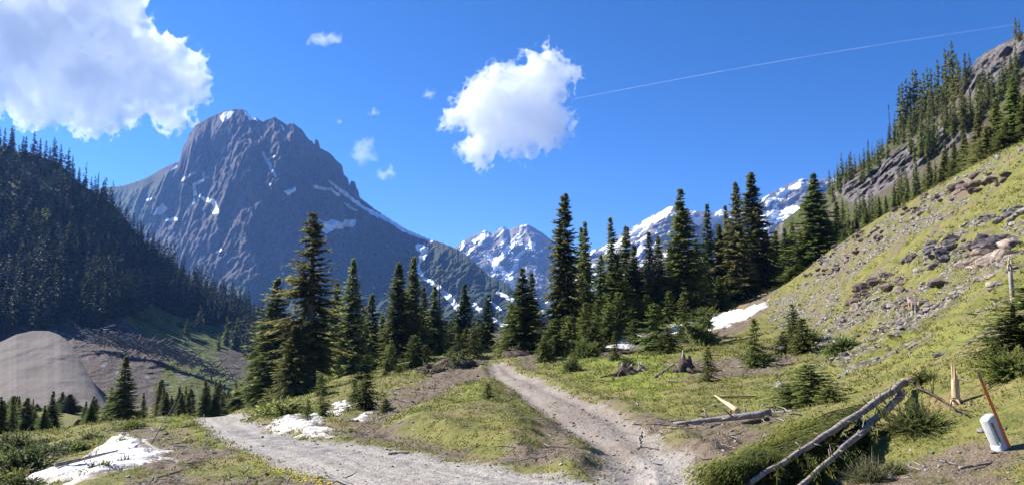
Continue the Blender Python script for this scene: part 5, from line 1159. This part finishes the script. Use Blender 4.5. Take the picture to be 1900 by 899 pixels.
def debris():
    r = np.random.default_rng(6); G = Geo(); bv = [(LEFT_BVH, None)]
    for _ in range(520):
        f = r.uniform(0, 1); px = 170 + 260 * f + r.normal(0, 16); py = np.interp(px, [150, 230, 300, 350, 420], [632, 640, 655, 672, 704]) + r.normal(0, 9) - 8
        Y = np.interp(px, [105, 240, 380, 480], [205, 200, 193, 186]); p = P(px, py, Y); a = r.uniform(0, 6.28); d = np.array([math.cos(a), math.sin(a) * .6, r.normal(0, .35)]); L = r.uniform(1.2, 4.5); G.add(*tube([p - d * L / 2, p + d * L / 2], [.16 * r.uniform(.5, 1.4), .07], 5, False), a=r.uniform(0, 1))
    tag(link('debris', G.mesh('debris', WOOD_GREY)), 'jumble of grey avalanche logs above the rubble bank in the valley', 'debris', None, 'stuff')
debris()

# ------------------------------------------------------------------ the two markers
def paint(name, c, rough=.55, worn=None):
    N = NT(name); co = N.coord(); n = N.noise(co, 14, 5, .65); k = N.noise(co, 60, 3)
    col = N.mix(N.math('MULTIPLY', N.ss(n, .5, .75), .35), c, tuple(v * .45 for v in c))
    col = N.mix(N.math('MULTIPLY', N.ss(N.noise(N.mapping(co, (1, 1, .2)), 30, 4, .7), .52, .75), .5), col, (.22, .18, .12))
    if worn: col = N.mix(N.ss(N.math('ADD', N.attr('tint'), N.math('MULTIPLY', N.math('SUBTRACT', n, .5), .6)), .4, .6), col, worn)
    return N.done(N.principled(col, rough, N.bump(k, .15, .004), .35))
def lath():
    p = ground(1878, 838); e = bpy.data.objects.new('marker_stake', None); COL.objects.link(e); e.location = p; top = np.array(px_up(p, 1814, 688)) - np.array(p); bot = np.array([.012, 0, -.12]); A = top - bot; a = A / np.linalg.norm(A)
    s = np.cross(a, [0, 1, 0]); s /= np.linalg.norm(s); u = np.cross(s, a); s = s * .92 + u * .4; s /= np.linalg.norm(s); u = np.cross(s, a); k = 24; V = []; n = []
    for i in range(k):
        t = i / (k - 1); c = bot + A * t + u * .02 * math.sin(t * 3.1); w = .019 * (1 - .35 * max(0, (t - .9) * 8)); h = .007
        V += [c + s * w + u * h, c - s * w + u * h, c - s * w - u * h, c + s * w - u * h]; n += [t] * 4
    f = grid_faces(k, 4, True); f = np.concatenate([f, [[3, 2, 1, 0], [4 * k - 4, 4 * k - 3, 4 * k - 2, 4 * k - 1]]])
    me = make_mesh('lath', np.array(V), [f], paint('orange_paint', (.74, .19, .05), .6, (.28, .20, .13)), {'tint': np.clip((np.array(n) - .72) * 3.2, 0, 1)}, smooth_=False); link('lath', me, e)
    tag(e, 'leaning orange painted wooden stake with a bare grey top, right of the white marker post', 'stake')
lath()
def pedestal():
    p = ground(1861, 838); e = bpy.data.objects.new('marker_post', None); COL.objects.link(e); e.location = p - Vector((0, 0, .04)); k = p.y / F
    top = np.array(px_up(p, 1830, 764)) - np.array(p); ang = math.atan2(-top[0], top[2]); e.rotation_euler = (math.radians(-8), -ang, math.radians(28)); Hh = float(np.linalg.norm(top)); w, d = .105, .075
    def shell(z0, z1, w, d, dome=0., n=28, name='x', mat=None, lip=.012):
        a = np.linspace(0, 6.283, n, endpoint=False); ex = 4.; cx = np.sign(np.cos(a)) * np.abs(np.cos(a)) ** (2 / ex); cy = np.sign(np.sin(a)) * np.abs(np.sin(a)) ** (2 / ex); rings = [(1., z0), (1., z0 + .01), (1., z1)]
        if dome: rings += [(math.cos(q), z1 + dome * math.sin(q)) for q in np.linspace(.25, 1.45, 7)]
        else: rings += [(1 - lip / w, z1 + lip)]
        V = np.concatenate([np.stack([cx * w * f, cy * d * (f if not dome else (1 if z < z1 + 1e-6 else max(f, .25))), 0 * a + z], -1) for f, z in rings] + [np.array([[0, 0, rings[-1][1] + .002]])]); m = len(rings)
        f4 = grid_faces(m, n, True); f3 = np.stack([np.arange(n) + (m - 1) * n, (np.arange(n) + 1) % n + (m - 1) * n, np.full(n, m * n)], -1); o = link(name, Geo().add(V, f3, f4).mesh(name, mat), e)
        return o
    PW = paint('pale_plastic', (.62, .64, .60), .5); DK = paint('dark_slot', (.20, .19, .17), .8)
    shell(-.10, Hh * .24, w * 1.10, d * 1.12, 0, name='base_sleeve', mat=PW); shell(Hh * .24, Hh * .93, w, d, Hh * .10, name='cover', mat=PW)
    def box(name, x, z, sx, sz, mat, y=-1):
        y0 = -d - .004; V = [(x - sx, y0, z - sz), (x + sx, y0, z - sz), (x + sx, y0, z + sz), (x - sx, y0, z + sz), (x - sx, y0 + .012, z - sz), (x + sx, y0 + .012, z - sz), (x + sx, y0 + .012, z + sz), (x - sx, y0 + .012, z + sz)]
        link(name, make_mesh(name, np.array(V), [np.array([(0, 1, 2, 3), (5, 4, 7, 6), (0, 4, 5, 1), (1, 5, 6, 2), (2, 6, 7, 3), (3, 7, 4, 0)])], mat, {'tint': [0] * 8}, smooth_=False), e)
    box('warning_sticker', -w * .68, Hh * .80, .016, .032, paint('sticker_red', (.45, .11, .06), .6)); box('hasp', -w * .68, Hh * .30, .022, .02, PW); box('slot', -w * .68, Hh * .52, .010, .10, DK)
    tag(e, 'leaning pale plastic utility marker post with a rounded top, left of the orange stake', 'marker post')
pedestal()

# ------------------------------------------------------------------ clouds and the vapour trail
def surface_nets(f):
    """quads of the zero surface of a sampled field (positive inside); vertices in grid units"""
    ins = f > 0; a, b, c = f.shape; acc = np.zeros((a - 1, b - 1, c - 1, 3), np.float32); cnt = np.zeros((a - 1, b - 1, c - 1), np.float32)
    cor = [(i, j, k) for i in (0, 1) for j in (0, 1) for k in (0, 1)]
    def g(o, arr): return arr[o[0]:a - 1 + o[0], o[1]:b - 1 + o[1], o[2]:c - 1 + o[2]]
    for p in cor:
        for ax in range(3):
            if p[ax]: continue
            q = list(p); q[ax] = 1; q = tuple(q); fp, fq = g(p, f), g(q, f); x = (fp > 0) != (fq > 0); t = np.where(x, fp / np.where(fp - fq == 0, 1, fp - fq), 0)
            for m in range(3): acc[..., m] += np.where(x, p[m] + (t if m == ax else 0), 0)
            cnt += x
    act = cnt > 0; idx = np.full(act.shape, -1, np.int64); idx[act] = np.arange(act.sum()); I = np.argwhere(act); V = I + acc[act] / cnt[act][:, None]; Q = []
    for ax in range(3):
        sl = [slice(1, n - 1) for n in f.shape]; sl[ax] = slice(0, f.shape[ax] - 1); s2 = list(sl); s2[ax] = slice(1, f.shape[ax]); A = ins[tuple(sl)]; B = ins[tuple(s2)]; e = np.argwhere(A != B); o = np.array([s.start for s in sl]); sg = A[A != B]; e = e + o
        u, v = [(1, 2), (2, 0), (0, 1)][ax]; du = np.zeros(3, int); du[u] = 1; dv = np.zeros(3, int); dv[v] = 1
        q = np.stack([idx[tuple((e - du - dv).T)], idx[tuple((e - dv).T)], idx[tuple(e.T)], idx[tuple((e - du).T)]], -1); q[~sg] = q[~sg][:, ::-1]; Q.append(q)
    return V, np.concatenate(Q)
def mat_cloud(name, dens, aniso=.4):
    m = bpy.data.materials.new(name); m.use_nodes = True; t = m.node_tree; t.nodes.clear(); o = t.nodes.new('ShaderNodeOutputMaterial'); v = t.nodes.new('ShaderNodeVolumeScatter')
    v.inputs['Color'].default_value = (.995, .995, .995, 1); v.inputs['Density'].default_value = dens; v.inputs['Anisotropy'].default_value = aniso; t.links.new(v.outputs[0], o.inputs['Volume']); return m
CLOUD_THIN = mat_cloud('cloud_scrap', .0024); CLOUD_W, CLOUD_A, CLOUD_B = mat_cloud('cloud_wisp', .002), mat_cloud('cloud_fringe', .011), mat_cloud('cloud_body', .008)
def cloud(poly, Y, label, step=2.6, depth=.34, seed=1, rag=38., core=True, soft=12., name='cloud'):
    poly = np.array(poly, float); m = 24; xs = np.arange(poly[:, 0].min() - m, poly[:, 0].max() + m, step); ys = np.arange(poly[:, 1].min() - m, poly[:, 1].max() + m, step); X, Yp = np.meshgrid(xs, ys, indexing='ij')
    sd = sdpoly(X, Yp, poly); T = max(sd.max() * depth, 10); ws = np.arange(-T - m, T + m, step * 1.35); f = np.full((len(xs), len(ys), len(ws)), -9., np.float32)
    base = np.minimum(sd[..., None], sd.max() * .8) - (ws / T) ** 2 * sd.max() * .8
    near = base > -rag * 1.3; ii = np.argwhere(near); x = xs[ii[:, 0]]; y = ys[ii[:, 1]]; w = ws[ii[:, 2]]
    n = fbm(x / 62, y / 62, w / 62, 2, seed) * 1.0; bl = .5 - np.abs(noise3(x / 26, y / 26, w / 26, seed + 3)) * 1.7 + .75 * (.5 - np.abs(noise3(x / 11, y / 11, w / 11, seed + 4)) * 1.7) + .5 * (.5 - np.abs(noise3(x / 5, y / 5, w / 5, seed + 5)) * 1.7)
    val = base[near] + rag * .34 * n + rag * .62 * (bl - .5); f[near] = val; f[[0, -1]] = -9; f[:, [0, -1]] = -9; f[:, :, [0, -1]] = -9
    def make(ff):
        V, Q = surface_nets(ff); wx = np.interp(V[:, 0], np.arange(len(xs)), xs); wy = np.interp(V[:, 1], np.arange(len(ys)), ys); ww = np.interp(V[:, 2], np.arange(len(ws)), ws); s = Y / F; return P(wx, wy, Y + ww * s), Q
    V, Q = make(f); c = V.mean(0); o = link(name, make_mesh(name, V - c, [Q], CLOUD_A if core else CLOUD_THIN), None, c)
    V2, Q2 = make(f + 4); link('cloud_wisps', make_mesh('cloud_wisps', V2 - c, [Q2], CLOUD_W), o)
    if core and (f > soft + 1).sum() > 50: lump = np.full(f.shape, -99., np.float32); lump[near] = 34 * n + 16 * bl - 6; V, Q = make(np.minimum(f - soft, lump)); link('cloud_core', make_mesh('cloud_core', V - c, [Q], CLOUD_B), o)
    return tag(o, label, 'cloud')
cloud([(-170, -110), (255, -70), (268, -10), (285, 40), (315, 62), (345, 76), (380, 100), (384, 150), (388, 186), (362, 205), (372, 226), (330, 250), (308, 246), (280, 225), (255, 232), (195, 258), (165, 252), (120, 235), (75, 248), (40, 240), (15, 214), (-20, 230), (-100, 250), (-180, 200)], 5200, 'huge white cumulus with a grey middle filling the upper left corner', 2.6, .20, 3)
cloud([(812, 240), (830, 190), (868, 152), (915, 122), (962, 112), (975, 88), (1010, 80), (1040, 102), (1072, 116), (1074, 142), (1055, 152), (1060, 180), (1048, 195), (1076, 226), (1068, 245), (1042, 262), (1030, 283), (1005, 284), (985, 308), (960, 304), (930, 298), (885, 310), (868, 300), (848, 276), (872, 256), (856, 240), (830, 238)], 5000, 'white ragged cumulus hanging alone in the middle of the sky', 2.2, .32, 11)
for i, (pl, lab) in enumerate((([(652, 300), (660, 262), (692, 258), (690, 280), (700, 298), (670, 304)], 'small wispy cloud right of the rock peak, largest of the scraps'), ([(570, 80), (580, 66), (600, 62), (628, 68), (630, 78), (600, 84)], 'thin cloud scrap high above the rock peak'), ([(704, 322), (724, 312), (730, 322), (712, 328)], 'tiny cloud scrap below the small wispy cloud'), ([(626, 226), (636, 219), (644, 226), (634, 231)], 'tiny cloud scrap over the right shoulder of the rock peak'), ([(790, 178), (797, 167), (806, 172), (800, 180)], 'tiny cloud scrap left of the middle cumulus'), ([(686, 212), (693, 205), (699, 211), (692, 215)], 'tiny cloud scrap above the small wispy cloud'))):
    cloud(pl, 5000, lab, 1.2, .5, 40 + i, 17., False)
def trail_line():
    t = np.linspace(0, 1, 61); px = 1062 + (1890 - 1062) * t; py = 184 + (45 - 184) * t - 6 * np.sin(t * 3.1); q = P(px, py, 21000. + 0 * t); e = bpy.data.objects.new('contrail', None); COL.objects.link(e); e.location = q[0]
    r = 11 + 16 * t; dens = [.009, .0065, .0042, .0028, .0018, .001]   # older vapour is wider and thinner
    for i, d in enumerate(dens):
        k = slice(i * 10, i * 10 + 11); V, f3, f4 = tube(q[k] - q[0], r[k], 10, True, .35, 5); link('vapour', Geo().add(V, f3[:, ::-1], f4[:, ::-1]).mesh('vapour', mat_cloud('vapour', d, 0.)), e)
    tag(e, 'thin white vapour trail rising to the right from the middle cumulus', 'contrail')
trail_line()
